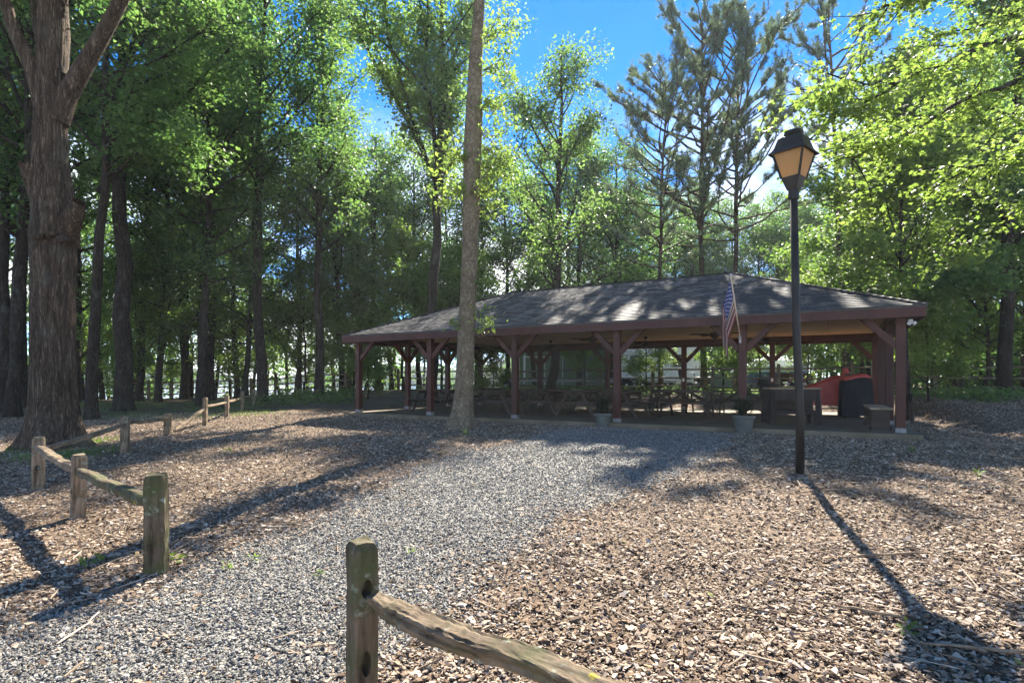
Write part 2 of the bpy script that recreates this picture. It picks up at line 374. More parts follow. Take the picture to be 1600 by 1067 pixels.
# wooded hills on the far shore
hv, hf = [], []
hr = np.random.default_rng(3); k = 150
xs = np.linspace(-440, 240, k)
prof = 9 + 5 * np.sin(xs * 0.017 + 1) + 3 * np.sin(xs * 0.05) + hr.uniform(0, 2.6, k)
for r, (yy, kk) in enumerate(((330, 0.0), (336, 0.55), (342, 0.85), (352, 1.0), (372, 1.15))):
    for i, x in enumerate(xs):
        hv.append((x + hr.uniform(-1.5, 1.5), yy + hr.uniform(-2, 2) + 14 * math.sin(x * 0.013), LAKE - 0.5 + prof[i] * kk + (hr.uniform(-1, 1) if kk else 0)))
for r in range(4):
    for i in range(k - 1): hf.append((r * k + i, r * k + i + 1, (r + 1) * k + i + 1, (r + 1) * k + i))
me = bpy.data.meshes.new('far_shore_hills'); me.from_pydata(hv, [], hf)
M['far_wood'] = surf('far_wood', [(0.03, 0.05, 0.03), (0.05, 0.075, 0.04), (0.075, 0.10, 0.055)], 0.5, (1, 1, 1), 0.95, 1.0, 1.0, 0.1)
tag(link('far_shore_hills', me, M['far_wood']), kind='structure')

# gravel path: outline read from the photograph and set on the ground
pix = [(-260, 1040), (0, 985), (150, 945), (250, 905), (330, 868), (420, 836), (510, 800), (590, 760), (650, 728), (730, 704), (820, 690), (850, 676), (930, 668),
       (1060, 670), (1160, 680), (1130, 705), (1060, 738), (990, 765), (930, 790), (880, 812), (850, 840), (800, 880), (740, 925), (690, 965), (640, 1000), (600, 1067), (560, 1180), (420, 1500), (-900, 1500)]
GP = np.array([[gp(*q).x, gp(*q).y] for q in pix])
def poly_sd(P, poly):
    """signed distance to a polygon, positive inside"""
    x, y = P[:, 0], P[:, 1]; n = len(poly); ins = np.zeros(len(P), bool); d = np.full(len(P), 1e9)
    for i in range(n):
        ax, ay = poly[i]; bx, by = poly[(i + 1) % n]
        c = ((ay > y) != (by > y)) & (x < (bx - ax) * (y - ay) / ((by - ay) if abs(by - ay) > 1e-9 else 1e-9) + ax); ins ^= c
        ex, ey = bx - ax, by - ay; t = np.clip(((x - ax) * ex + (y - ay) * ey) / (ex * ex + ey * ey + 1e-12), 0, 1)
        d = np.minimum(d, np.hypot(x - ax - t * ex, y - ay - t * ey))
    return np.where(ins, d, -d)
def wob(P): return 0.16 * np.sin(P[:, 0] * 2.3 + 1.1 * P[:, 1]) * np.sin(P[:, 1] * 1.7) + 0.09 * np.sin(P[:, 0] * 6.1) * np.sin(P[:, 1] * 5.3 + 1)
xs = np.arange(GP[:, 0].min() - .4, GP[:, 0].max() + .4, 0.07); ys = np.arange(max(-1.0, GP[:, 1].min()), GP[:, 1].max() + .3, 0.07)
V, Fc = sheet(xs, ys, lambda x, y: G(x, y) + 0.006)
cen = V[Fc].mean(1)[:, :2]
keep = poly_sd(cen, GP) + wob(cen) > 0
Fc = Fc[keep]; u, inv = np.unique(Fc, return_inverse=True)
tag(link('gravel_path', np_mesh('gravel_path', V[u], inv.reshape(-1, 4), smooth=True), M['gravel']), kind='structure')

# chips and stones: points that carry turn, size and kind; nodes set a small solid on each
def chip_mat(name, cols, rough=0.85, fine=90):
    m, nt, out = new_mat(name); p = nt.nodes.new('ShaderNodeBsdfPrincipled')
    oi = nt.nodes.new('ShaderNodeObjectInfo'); v = coords(nt, (0.3, 1, 1)); n = noise(nt, v, fine, 3, 0.6)
    f = math_(nt, 'ADD', oi.outputs['Random'], math_(nt, 'MULTIPLY', math_(nt, 'SUBTRACT', n, 0.5), 0.35), True)
    nt.links.new(ramp(nt, cols, f), p.inputs['Base Color']); p.inputs['Roughness'].default_value = rough; p.inputs['Specular IOR Level'].default_value = 0.3
    nt.links.new(p.outputs[0], out.inputs[0]); return m
M['chip'] = chip_mat('wood_chip', [(0.055, 0.034, 0.020, 0.0), (0.155, 0.103, 0.064, 0.2), (0.275, 0.20, 0.135, 0.45), (0.385, 0.30, 0.212, 0.75), (0.55, 0.455, 0.35, 1.0)])
M['stone'] = chip_mat('gravel_stone', [(0.075, 0.07, 0.06, 0.0), (0.15, 0.141, 0.122, 0.3), (0.225, 0.212, 0.185, 0.65), (0.30, 0.283, 0.248, 0.9), (0.42, 0.40, 0.355, 1.0)], 0.75, 60)

def scatter_group(name, mat, stone):
    ng = bpy.data.node_groups.new(name, 'GeometryNodeTree')
    ng.interface.new_socket('Geometry', in_out='INPUT', socket_type='NodeSocketGeometry')
    ng.interface.new_socket('Geometry', in_out='OUTPUT', socket_type='NodeSocketGeometry')
    N = ng.nodes.new; Lk = ng.links.new
    gi, go = N('NodeGroupInput'), N('NodeGroupOutput'); join = N('GeometryNodeJoinGeometry')
    for k in range(4):
        if stone:
            pr = N('GeometryNodeMeshIcoSphere'); pr.inputs['Radius'].default_value = 0.6; pr.inputs['Subdivisions'].default_value = 1 if k else 1
        else:
            pr = N('GeometryNodeMeshCube'); pr.inputs['Size'].default_value = (1, 1, 1)
            pr.inputs['Vertices X'].default_value = 3 if k % 2 else 2
        rv = N('FunctionNodeRandomValue'); rv.data_type = 'FLOAT_VECTOR'; a = 0.2 if stone else 0.26
        rv.inputs[0].default_value = (-a, -a, -a); rv.inputs[1].default_value = (a, a, a); rv.inputs['Seed'].default_value = 11 + k * 7
        sp = N('GeometryNodeSetPosition'); sm = N('GeometryNodeSetMaterial'); sm.inputs['Material'].default_value = mat; ti = N('GeometryNodeGeometryToInstance')
        Lk(pr.outputs['Mesh'], sp.inputs['Geometry']); Lk(rv.outputs[0], sp.inputs['Offset']); Lk(sp.outputs[0], sm.inputs[0]); Lk(sm.outputs[0], ti.inputs[0]); Lk(ti.outputs[0], join.inputs[0])
    iop = N('GeometryNodeInstanceOnPoints'); iop.inputs['Pick Instance'].default_value = True
    for sock, nm, ty in (('Rotation', 'turn', 'FLOAT_VECTOR'), ('Scale', 'size', 'FLOAT_VECTOR'), ('Instance Index', 'pick', 'INT')):
        na = N('GeometryNodeInputNamedAttribute'); na.data_type = ty; na.inputs['Name'].default_value = nm; Lk(na.outputs[0], iop.inputs[sock])
    Lk(gi.outputs[0], iop.inputs['Points']); Lk(join.outputs[0], iop.inputs['Instance']); Lk(iop.outputs[0], go.inputs[0]); return ng

def scatter(name, P, turn, size, mat, stone):
    me = bpy.data.meshes.new(name); n = len(P); me.vertices.add(n); me.vertices.foreach_set('co', P.astype(np.float32).ravel())
    for nm, ty, arr in (('turn', 'FLOAT_VECTOR', turn), ('size', 'FLOAT_VECTOR', size)):
        a = me.attributes.new(nm, ty, 'POINT'); a.data.foreach_set('vector', arr.astype(np.float32).ravel())
    a = me.attributes.new('pick', 'INT', 'POINT'); a.data.foreach_set('value', np.arange(n, dtype=np.int32) % 4)
    me.materials.append(mat)
    o = bpy.data.objects.new(name, me); COL.objects.link(o); o['kind'] = 'stuff'
    md = o.modifiers.new('scatter', 'NODES'); md.node_group = scatter_group(name, mat, stone); return o

gr = np.random.default_rng(8)
def candidates(n, ymax, p=1.7):
    """points on the ground in view, thinning out with distance"""
    Y = 0.9 + (ymax - 0.9) * gr.random(n) ** p
    X = (gr.random(n) * 2 - 1) * (Y * 0.97 + 1.2)
    return np.stack([X, Y], 1)
def in_pav(P, m=0.0):
    a = (P[:, 0] - FRX) * UX + (P[:, 1] - FRY) * UY; b = (P[:, 0] - FRX) * VX + (P[:, 1] - FRY) * VY
    return (a > -0.5 - m) & (a < PL + .5 + m) & (b > -.45 - m) & (b < PW + .5 + m)

P = candidates(480000, 21, 1.5); sd = poly_sd(P, GP) + wob(P)
pr = np.where(sd < 0, 1.0, np.exp(-np.clip(sd, 0, None) / 0.38) * 0.5 + 0.014)
a_ = (P[:, 0] - FRX) * UX + (P[:, 1] - FRY) * UY
def patchy(P, f, s): return np.clip(.5 + .5 * (np.sin(P[:, 0] * f + 2 * np.sin(P[:, 1] * f * .7 + s)) + np.sin(P[:, 1] * f * 1.3 + 2 * np.sin(P[:, 0] * f * .6 - s)) + .7 * np.sin(P[:, 0] * f * 3.1 + P[:, 1] * f * 2.3)) / 1.9, 0, 1)
pr = np.where(sd < 0, pr * (.45 + .55 * patchy(P, 1.1, .3)), pr + .10 * (patchy(P, 1.5, 2.0) > .90))
P = P[(gr.random(len(P)) < pr) & ~in_pav(P)]; n = len(P); d = P[:, 1]
big = 0.5 + 1.3 * gr.random(n) ** 4 + np.clip(d - 6, 0, 20) * 0.03
Ln = 0.026 * big * gr.uniform(0.7, 1.4, n); Wd = 0.0125 * big * gr.uniform(0.6, 1.8, n); Th = 0.0038 * gr.uniform(0.7, 1.9, n) * big
Z = G(P[:, 0], P[:, 1]) + 0.004 + 0.016 * gr.random(n)
turn = np.stack([gr.normal(0, 0.35, n), gr.normal(0, 0.3, n), gr.random(n) * 6.283], 1)
scatter('mulch_chips', np.column_stack([P, Z]), turn, np.stack([Ln, Wd, Th], 1), M['chip'], False)
N_CHIP = n
P = candidates(360000, 15, 1.4); sd = poly_sd(P, GP) + wob(P)
pr = np.where(sd > 0, 1.0, np.exp(np.clip(sd, None, 0) / 0.32) * 0.5)
P = P[(gr.random(len(P)) < pr) & ~in_pav(P)]; n = len(P); d = P[:, 1]
s0 = 0.0145 * (0.6 + 0.9 * gr.random(n) ** 2) * (1 + np.clip(d - 5, 0, 12) * 0.05)
size = np.stack([s0 * gr.uniform(0.9, 1.7, n), s0 * gr.uniform(0.7, 1.2, n), s0 * gr.uniform(0.5, 0.9, n)], 1)
turn = gr.random((n, 3)) * 6.283; turn[:, :2] = gr.normal(0, 0.5, (n, 2))
scatter('gravel_stones', np.column_stack([P, G(P[:, 0], P[:, 1]) + 0.006 + 0.012 * gr.random(n)]), turn, size, M['stone'], True)
# dead leaves and twiglets lie about in drifts
M['litter'] = chip_mat('dead_leaf', [(0.05, 0.028, 0.015, 0.0), (0.12, 0.065, 0.032, 0.4), (0.20, 0.125, 0.065, 0.75), (0.26, 0.19, 0.09, 1.0)], 0.8, 30)
P = candidates(26000, 22, 1.3); sd = poly_sd(P, GP)
pr = .04 + .28 * (patchy(P, .8, 1.2) > .72); pr = np.where(sd > 0, pr * .25, pr)
P = P[(gr.random(len(P)) < pr) & ~in_pav(P)]; n = len(P); s0 = gr.uniform(.014, .036, n)
scatter('dead_leaves', np.column_stack([P, G(P[:, 0], P[:, 1]) + .022 + .012 * gr.random(n)]), np.stack([gr.normal(0, .4, n), gr.normal(0, .4, n), gr.random(n) * 6.283], 1), np.stack([s0 * 1.3, s0 * .8, np.full(n, .0025)], 1), M['litter'], False)
P = candidates(2600, 18, 1.3); sd = poly_sd(P, GP); P = P[(gr.random(len(P)) < np.where(sd > 0, .08, .5)) & ~in_pav(P)]; n = len(P)
scatter('twiglets', np.column_stack([P, G(P[:, 0], P[:, 1]) + .026]), np.stack([gr.normal(0, .1, n), gr.normal(0, .12, n), gr.random(n) * 6.283], 1), np.stack([gr.uniform(.08, .32, n), gr.uniform(.005, .01, n), gr.uniform(.004, .009, n)], 1), M['chip'], False)
print('chips', N_CHIP, 'stones', n)
# ------------------------------------------------------------------ pavilion
FLX, FLY = FRX + PL * UX, FRY + PL * UY
PAV_RZ = math.atan2(-UY, -UX)
def PW_(x, y, z=0.0):
    """pavilion coordinates (x from the far end to the near end, y away, z above slab) to the world"""
    return Vector((FLX - x * UX + y * VX, FLY - x * UY + y * VY, SLAB + z))
pav = tag(empty('picnic_pavilion', PW_(0, 0), PAV_RZ), 'long open picnic pavilion with dark red timber posts and grey shingled hip roof', 'pavilion')
OV = 0.38; EZ = 2.58; RZ = 4.29; RIN = 3.83
b = MB(); b.box((PL / 2, PW / 2, -0.14), (PL + 0.7, PW + 0.7, 0.28)); b.build('floor_slab', M['concrete'], pav, bevel=0.015)
PS = 0.17
def post(x, y, box=False):
    m = MB(); m.box((0, 0, 1.325), (PS, PS, 2.45)); o = m.build('post', M['red'], pav, (x, y, 0), bevel=0.006)
    m = MB(); m.box((0, 0, 0.052), (PS + 0.016, PS + 0.016, 0.10)); m.build('post_base', M['post_foot'], o, bevel=0.004)
    if box:
        m = MB(); m.box((0, -PS / 2 - 0.02, 1.1), (0.075, 0.04, 0.12)); m.build('outlet_box', M['white'], o, bevel=0.006)
    return o
def brace(x, y, dx, dy, l=0.62):
    m = MB(); s = 0.075
    m.bar((x + dx * s, y + dy * s, 2.44 - l - 0.02), (x + dx * (l + s), y + dy * (l + s), 2.44), 0.10, 0.135); m.build('brace', M['red'], pav, bevel=0.004)
bay = PL / 5
for i in range(6):
    for y in (0, PW):
        post(i * bay, y, box=(y > 0 and i in (3, 4)))
        for s in (-1, 1):
            if 0 <= i + s <= 5: brace(i * bay, y, s, 0)
for x in (0, PL):
    for k in (1, 2):
        post(x, PW / 3 * k)
        for s in (-1, 1):
            if x == 0: brace(x, PW / 3 * k, 0, s)
    brace(x, 0, 0, 1) if x == 0 else None; brace(x, PW, 0, -1) if x == 0 else None
# beams
for y in (0, PW):
    for k in range(5):
        m = MB(); m.box(((k + 0.5) * bay, y, 2.535), (bay - 0.006, 0.14, 0.165)); m.build('beam', M['red'], pav, bevel=0.004)
for x in (0, PL):
    m = MB(); m.box((x, PW / 2, 2.535), (0.14, PW - 0.15, 0.163)); m.build('beam', M['red'], pav, bevel=0.004)
# fascia
for p, q in (((-OV, -OV), (PL + OV, -OV)), ((-OV, PW + OV), (PL + OV, PW + OV))):
    m = MB(); m.box(((p[0] + q[0]) / 2, p[1], EZ - 0.12), (PL + 2 * OV, 0.04, 0.21)); m.build('fascia', M['red'], pav, bevel=0.004)
for x in (-OV, PL + OV):
    m = MB(); m.box((x, PW / 2, EZ - 0.12), (0.04, PW + 2 * OV - 0.05, 0.208)); m.build('fascia', M['red'], pav, bevel=0.004)
# ceiling of plywood panels
nx_, ny_ = 10, 6
me_ = None
for i in range(nx_):
    for j in range(ny_):
        w, d = (PL + 0.5) / nx_, (PW + 0.5) / ny_
        if me_ is None:
            m = MB(); m.box((0, 0, 0), (w - 0.007, d - 0.007, 0.012)); me_ = m.mesh('ceiling_panel')
        link('ceiling_panel', me_, M['tan_wood'], pav, (-0.25 + (i + .5) * w, -0.25 + (j + .5) * d, 2.626 + rnd.uniform(-.002, .002)))
# roof body
x0, x1, y0, y1 = -OV - .03, PL + OV + .03, -OV - .03, PW + OV + .03
ra, rb, rm = RIN, PL - RIN, PW / 2
EZr = EZ
vs = [(x0, y0, EZr), (x1, y0, EZr), (x1, y1, EZr), (x0, y1, EZr), (ra, rm, RZ), (rb, rm, RZ)]
lo = [(p[0], p[1], p[2] - 0.03) for p in vs]
m = MB(); m.add(vs + lo, [(0, 1, 5, 4), (1, 2, 5), (2, 3, 4, 5), (3, 0, 4), (7, 6, 10, 11), (8, 7, 11), (9, 8, 11, 10), (6, 9, 10), (0, 6, 7, 1), (1, 7, 8, 2), (2, 8, 9, 3), (3, 9, 6, 0)])
M['roof_deck'] = surf('roof_deck', [(0.05, 0.045, 0.043), (0.09, 0.082, 0.08), (0.13, 0.12, 0.115)], 20, (1, 1, 1), 0.85, 0.3, 0.01, 0.2)
roof = m.build('roof', M['roof_deck'], pav)
# shingles, laid course by course on the three slopes that can be seen
EXPO, TAB = 0.143, 0.335
def slope(o, ex, L0, l_in, r_in, rise, run):
    """o origin at the eave's left end, ex along eave; returns list of (matrix, width) of tabs"""
    ex = Vector(ex); n_in = Vector((-ex.y, ex.x, 0)); sl = math.hypot(rise, run); es = (n_in * run + Vector((0, 0, rise))) / sl; nn = ex.cross(es)
    R = Matrix((ex, es, nn)).transposed(); out = []
    k = 0
    while k * EXPO < sl - 0.03:
        s = k * EXPO; u = s / sl; xl, xr = l_in * u, L0 - r_in * u
        x = xl - rnd.uniform(0, TAB)
        while x < xr - 0.02:
            a, c = max(x, xl), min(x + TAB - 0.006, xr)
            if c - a > 0.05: out.append((Vector(o) + ex * ((a + c) / 2) + es * (s + (EXPO + 0.03) / 2) + nn * 0.009, R, c - a, s))
            x += TAB
        k += 1
    return out
front = slope((x0, y0, EZr), (1, 0, 0), x1 - x0, ra - x0, x1 - rb, RZ - EZr, rm - y0)
left = slope((x0, y1, EZr), (0, -1, 0), y1 - y0, rm - y0, y1 - rm, RZ - EZr, ra - x0)
right = slope((x1, y0, EZr), (0, 1, 0), y1 - y0, rm - y0, y1 - rm, RZ - EZr, x1 - rb)
def tab_verts(w, h=EXPO + 0.03, t=0.012):
    return [(-w / 2, -h / 2, 0), (w / 2, -h / 2, 0), (w / 2, h / 2, -0.007), (-w / 2, h / 2, -0.007), (-w / 2, -h / 2, t), (w / 2, -h / 2, t), (w / 2, h / 2, -0.002), (-w / 2, h / 2, -0.002)]
TF = [(0, 3, 2, 1), (4, 5, 6, 7), (0, 1, 5, 4), (1, 2, 6, 5), (2, 3, 7, 6), (3, 0, 4, 7)]
full = [t for t in front if abs(t[2] - (TAB - 0.006)) < 0.01]
full.sort(key=lambda t: (PAV_RZ, (PW_(*t[0]) - Vector((0, 0, C0))).length))
single = set(id(t) for t in full[:300])
m = MB(); m.add(tab_verts(TAB - 0.006), TF); me_ = m.mesh('shingle')
for t in full[:300]:
    R = t[1] @ Euler((rnd.uniform(-.012, .012), rnd.uniform(-.006, .006), rnd.uniform(-.01, .01))).to_matrix()
    o = link('shingle', me_, M['shingle'], roof); o.matrix_local = Matrix.Translation(t[0] + Vector((0, 0, rnd.uniform(0, .003)))) @ R.to_4x4()
VV, FF, TT = [], [], []
for t in front + left + right:
    if id(t) in single: continue
    R = t[1]; n0 = len(VV); up = Vector((0, 0, rnd.uniform(0, .003)))
    VV += [t[0] + up + R @ Vector(v) for v in tab_verts(t[2])]; FF += [tuple(i + n0 for i in f) for f in TF]; TT += [rnd.random()] * 6
o = link('shingle', np_mesh('shingles', np.array([list(v) for v in VV]), np.array(FF), TT), M['shingle'], roof); o['kind'] = 'stuff'
for p, q in ((vs[0], vs[4]), (vs[1], vs[5]), (vs[4], vs[5]), (vs[3], vs[4]), (vs[2], vs[5])):
    p, q = Vector(p), Vector(q); n = int((q - p).length / 0.2); mm = MB()
    for k in range(n):
        a = p.lerp(q, k / n); c = p.lerp(q, min(1, (k + 1.2) / n)); mm.bar(a + Vector((0, 0, .022)), c + Vector((0, 0, .016)), 0.2, 0.014)
    o = mm.build('hip_cap', M['shingle'], roof); o['kind'] = 'stuff'
# conduit and floodlights
m = MB(); m.tube([(PL - 0.02, PW / 3 + 0.5, 0.1), (PL - 0.02, PW / 3 + 0.5, 2.44)], 0.02, 8); m.build('conduit', M['galv'], pav)
def flood(x, y, dx):
    m = MB(); m.lathe([(0.045, 0), (0.045, 0.03)], 12); o = m.build('floodlight_mount', M['white'], pav, (x, y, 2.30))
    for s in (-1, 1):
        m = MB(); m.lathe([(0.018, 0), (0.024, 0.04), (0.036, 0.07), (0.04, 0.10), (0.033, 0.104)], 14)
        m.build('floodlight', M['white'], o, (0, 0, -0.01), (math.radians(118), 0, math.radians(40 * s + dx)), True)
flood(PL + 0.16, -0.10, 20); flood(-0.16, -0.1, -20)

# ceiling fans
def fan(x, y, rz):
    r = empty('ceiling_fan', PW_(x, y, 2.62), PAV_RZ + rz)
    m = MB(); m.lathe([(0.012, 0), (0.075, -0.002), (0.06, -0.05), (0.014, -0.07), (0.014, -0.2)], 16); m.build('downrod', M['black_metal'], r, smooth=True)
    m = MB(); m.lathe([(0.05, -0.19), (0.13, -0.2), (0.15, -0.24), (0.15, -0.29), (0.11, -0.33), (0.06, -0.36), (0.03, -0.38)], 20); m.build('motor', M['black_metal'], r, smooth=True)
    m = MB(); m.box((0.43, 0, 0), (0.5, 0.13, 0.010), Euler((0.2, 0, 0)).to_matrix()); m.bar((0.12, 0, 0), (0.22, 0, 0), 0.04, 0.012); bl = m.mesh('blade')
    for k in range(5): link('blade', bl, M['brown_panel'], r, (0, 0, -0.26), (0, 0, k * 1.2566))
    return r
fl = [(2.9, 2.2, 'front row, nearest the far left corner'), (7.6, 2.2, 'front row, above the post behind the left flower pot'), (11.2, 2.2, 'front row, just left of the flag'),
      (4.6, 5.5, 'back row, nearest the far left corner'), (8.3, 5.5, 'back row, over the middle tables'), (12.2, 5.5, 'back row, nearest the covered grill')]
for k, (x, y, s) in enumerate(fl): tag(fan(x, y, 0.3 + k), 'black ceiling fan under the pavilion, ' + s, 'ceiling fan', 'ceiling fans under the pavilion roof')

# picnic tables
def picnic_table():
    r = empty('picnic_table', (0, 0, 0)); Lg = 1.83; W = M['table_wood']
    m = MB(); m.box((0, 0, 0), (Lg, 0.138, 0.038)); bd = m.mesh('board')
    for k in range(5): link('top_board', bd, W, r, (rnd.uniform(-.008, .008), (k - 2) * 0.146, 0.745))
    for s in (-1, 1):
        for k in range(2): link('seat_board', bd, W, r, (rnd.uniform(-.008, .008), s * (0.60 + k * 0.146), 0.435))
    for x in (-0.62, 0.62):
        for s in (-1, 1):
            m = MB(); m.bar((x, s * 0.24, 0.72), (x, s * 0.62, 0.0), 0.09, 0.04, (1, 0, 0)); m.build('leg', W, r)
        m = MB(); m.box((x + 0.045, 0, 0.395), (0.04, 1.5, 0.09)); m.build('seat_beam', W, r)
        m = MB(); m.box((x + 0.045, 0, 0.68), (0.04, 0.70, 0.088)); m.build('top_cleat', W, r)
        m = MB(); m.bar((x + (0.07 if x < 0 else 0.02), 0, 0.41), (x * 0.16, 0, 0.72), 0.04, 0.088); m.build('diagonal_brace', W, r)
    return r
tabs = [(1.9, 1.9, 0.03, 'in the front row at the far left end of the pavilion'), (4.5, 2.1, 1.54, 'set crosswise behind the smooth grey tree trunk'), (7.2, 2.3, 1.60, 'set crosswise just left of the left flower pot'), (5.85, 2.7, 1.50, 'set crosswise between the grey trunk and the third post'), (8.6, 2.1, 1.56, 'set crosswise right behind the left flower pot'), (10.3, 2.9, -0.05, 'in the front row between the two flower pots'),
        (1.6, 5.6, 1.52, 'set crosswise in the back corner by the far left end'), (4.4, 5.4, 0.04, 'in the back row, behind the grey tree trunk'), (6.9, 5.7, -0.04, 'in the back row, left of the middle'), (9.2, 5.5, 0.02, 'in the back row behind the left flower pot'), (11.5, 5.4, 0.05, 'in the back row beside the black trash can')]
proto = picnic_table()
for k, (x, y, rz, s) in enumerate(tabs):
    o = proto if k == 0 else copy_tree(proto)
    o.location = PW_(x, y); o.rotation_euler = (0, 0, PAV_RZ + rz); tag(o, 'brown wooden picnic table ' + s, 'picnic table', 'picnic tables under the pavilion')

# serving table
r = tag(empty('serving_table', PW_(13.12, 1.7), PAV_RZ + 0.30), 'tall brown wooden serving table with a low shelf, behind the lamp post', 'table')
r.scale = (.87, 1, 1)
for k in range(5):
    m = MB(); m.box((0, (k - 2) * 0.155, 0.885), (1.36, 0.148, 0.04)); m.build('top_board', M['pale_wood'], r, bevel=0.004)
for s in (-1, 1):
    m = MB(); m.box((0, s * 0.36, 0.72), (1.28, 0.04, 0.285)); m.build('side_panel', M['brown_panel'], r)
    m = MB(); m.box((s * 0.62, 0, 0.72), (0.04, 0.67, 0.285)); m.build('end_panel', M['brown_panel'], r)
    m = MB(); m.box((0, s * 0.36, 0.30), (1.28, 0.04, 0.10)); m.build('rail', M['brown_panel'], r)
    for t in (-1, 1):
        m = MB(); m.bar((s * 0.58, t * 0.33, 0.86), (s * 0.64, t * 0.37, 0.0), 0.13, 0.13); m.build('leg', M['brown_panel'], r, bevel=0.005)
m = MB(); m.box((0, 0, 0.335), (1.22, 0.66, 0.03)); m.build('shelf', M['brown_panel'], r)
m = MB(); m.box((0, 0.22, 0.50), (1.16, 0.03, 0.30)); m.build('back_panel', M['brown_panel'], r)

# trash can
r = tag(empty('trash_can', PW_(12.2, 6.3), 0.4), 'tall black plastic trash can at the back of the pavilion', 'trash can')
m = MB(); m.lathe([(0.21, 0), (0.24, 0.02), (0.29, 0.86), (0.31, 0.87), (0.31, 0.9)], 24); m.build('bin_body', M['plastic_black'], r, smooth=False)
m = MB(); m.lathe([(0.325, 0.90), (0.33, 0.94), (0.28, 0.97), (0.1, 1.0), (0.04, 1.0)], 24); m.build('bin_lid', M['plastic_black'], r)
for s in (-1, 1):
    m = MB(); m.tube([(s * 0.29, -0.1, 0.78), (s * 0.36, -0.06, 0.80), (s * 0.36, 0.06, 0.80), (s * 0.29, 0.1, 0.78)], 0.014, 6); m.build('handle', M['plastic_black'], r)

# cloth covers over the grills
def cover(name, mat, w, d, h, slope_x=0.0, hem=0.0, seed=1, fold=0.03, hump=None, parent=None, waist=1.0):
    """a cover that drapes over a box: rounded top, pleated sides that flare to an uneven hem"""
    g = np.random.default_rng(seed); n = 72; rows = []
    ph = g.uniform(0, 6.28, 8); am = g.uniform(0.3, 1, 8)
    def outline(a, k):
        c, s = math.cos(a), math.sin(a); e = 0.28
        return math.copysign(abs(c) ** e, c) * w / 2 * k, math.copysign(abs(s) ** e, s) * d / 2 * k
    vs = []; lv = [(0.02, 1.0), (0.35, 1.0), (0.7, 1.0), (0.9, 0.985), (0.985, 0.95), (1.0, 0.9), (1.0, 0.78), (0.97, 0.64), (0.90, 0.48), (0.80, 0.32), (0.66, 0.16), (0.5, 0.04)]
    vs_ = []
    for k, (rr, zz) in enumerate(lv[::-1] if False else lv):
        for j in range(n):
            a = 2 * math.pi * j / n
            down = max(0, 1 - zz) if k > 4 else 0
            x, y = outline(a, rr if k < 5 else 1.0)
            f = sum(am[i] * math.sin((5 + i * 3) * a + ph[i]) for i in range(8)) * 0.3
            flare = 1 + 0.10 * down * waist + fold * f * min(1, down * 2 + 0.15)
            zt = zz if k < 5 else 1 - (k - 4) / (len(lv) - 5)
            top = h + slope_x * (x / w) + (hump(x, y) if hump else 0)
            hm = hem + 0.03 * f
            z = top * (1 if k < 5 else 1) - (0 if k < 5 else (top - hm) * ((k - 4) / (len(lv) - 5)))
            if k < 5: z = top - 0.06 * max(0, rr - 0.8) / 0.2 + 0.012 * f * rr
            x, y = outline(a, (rr if k < 5 else 1.0) * (flare if k >= 5 else 1))
            vs_.append((x, y, z))
    K = len(lv); fs = [(i * n + j, i * n + (j + 1) % n, (i + 1) * n + (j + 1) % n, (i + 1) * n + j) for i in range(K - 1) for j in range(n)] + [tuple(range(n))]
    m = MB(); m.add(vs_, fs); o = m.build(name, mat, parent, smooth=True)
    md = o.modifiers.new('smooth', 'SUBSURF'); md.levels = 1; md.render_levels = 1; return o
r = tag(empty('covered_grill', PW_(13.9, 6.2), PAV_RZ + 0.1), 'wide barrel grill under a sagging bright red cover', 'grill')
cover('red_cover', M['red_vinyl'], 1.35, 0.8, 1.08, 0.16, 0.32, 4, 0.085, lambda x, y: 0.16 * math.exp(-((x - 0.12) / 0.16) ** 2) + 0.12 * math.exp(-((x - 0.5) / 0.2) ** 2) - 0.22 * max(0, -x - 0.2), r, 1.4)
for sx in (-1, 1):
    for sy in (-1, 1):
        m = MB(); m.tube([(sx * 0.5, sy * 0.25, 0), (sx * 0.5, sy * 0.25, 0.8)], 0.018, 8); m.build('leg', M['black_metal'], r)
m = MB(); m.box((0, 0, 0.2), (1.05, 0.52, 0.02)); m.build('bottom_shelf', M['black_metal'], r)
m = MB(); m.tube([(0.42, 0, 1.2), (0.42, 0, 1.42)], 0.02, 8); m.lathe([(0.1, 1.30), (0.085, 1.38), (0.05, 1.46), (0.015, 1.49)], 14, (0.5, 0, 0)); m.build('chimney_cover', M['red_vinyl'], r, smooth=True)
r = tag(empty('covered_grill', PW_(14.62, 5.2), PAV_RZ + 0.15), 'square gas grill under a black vinyl cover, at the right end of the pavilion', 'grill')
cover('black_cover', M['vinyl_black'], 0.78, 0.6, 1.14, 0.05, 0.05, 9, 0.075, lambda x, y: 0.07 * math.exp(-((x - .1) / 0.2) ** 2), r, 1.1)
for sx in (-1, 1):
    for sy in (-1, 1):
        m = MB(); m.tube([(sx * 0.28, sy * 0.2, 0), (sx * 0.28, sy * 0.2, 0.7)], 0.02, 8); m.build('leg', M['black_metal'], r)
m = MB()
gx = []
o = cover('red_towel', M['red_vinyl'], 0.70, 0.54, 1.215, 0.05, 1.03, 3, 0.05, lambda x, y: 0.07 * math.exp(-((x - .1) / 0.2) ** 2), None, 0.2)
o.location = PW_(14.62, 5.2); o.rotation_euler = (0, 0, PAV_RZ + 0.15); tag(o, 'dull red cloth lying over the top of the black grill cover', 'cloth')

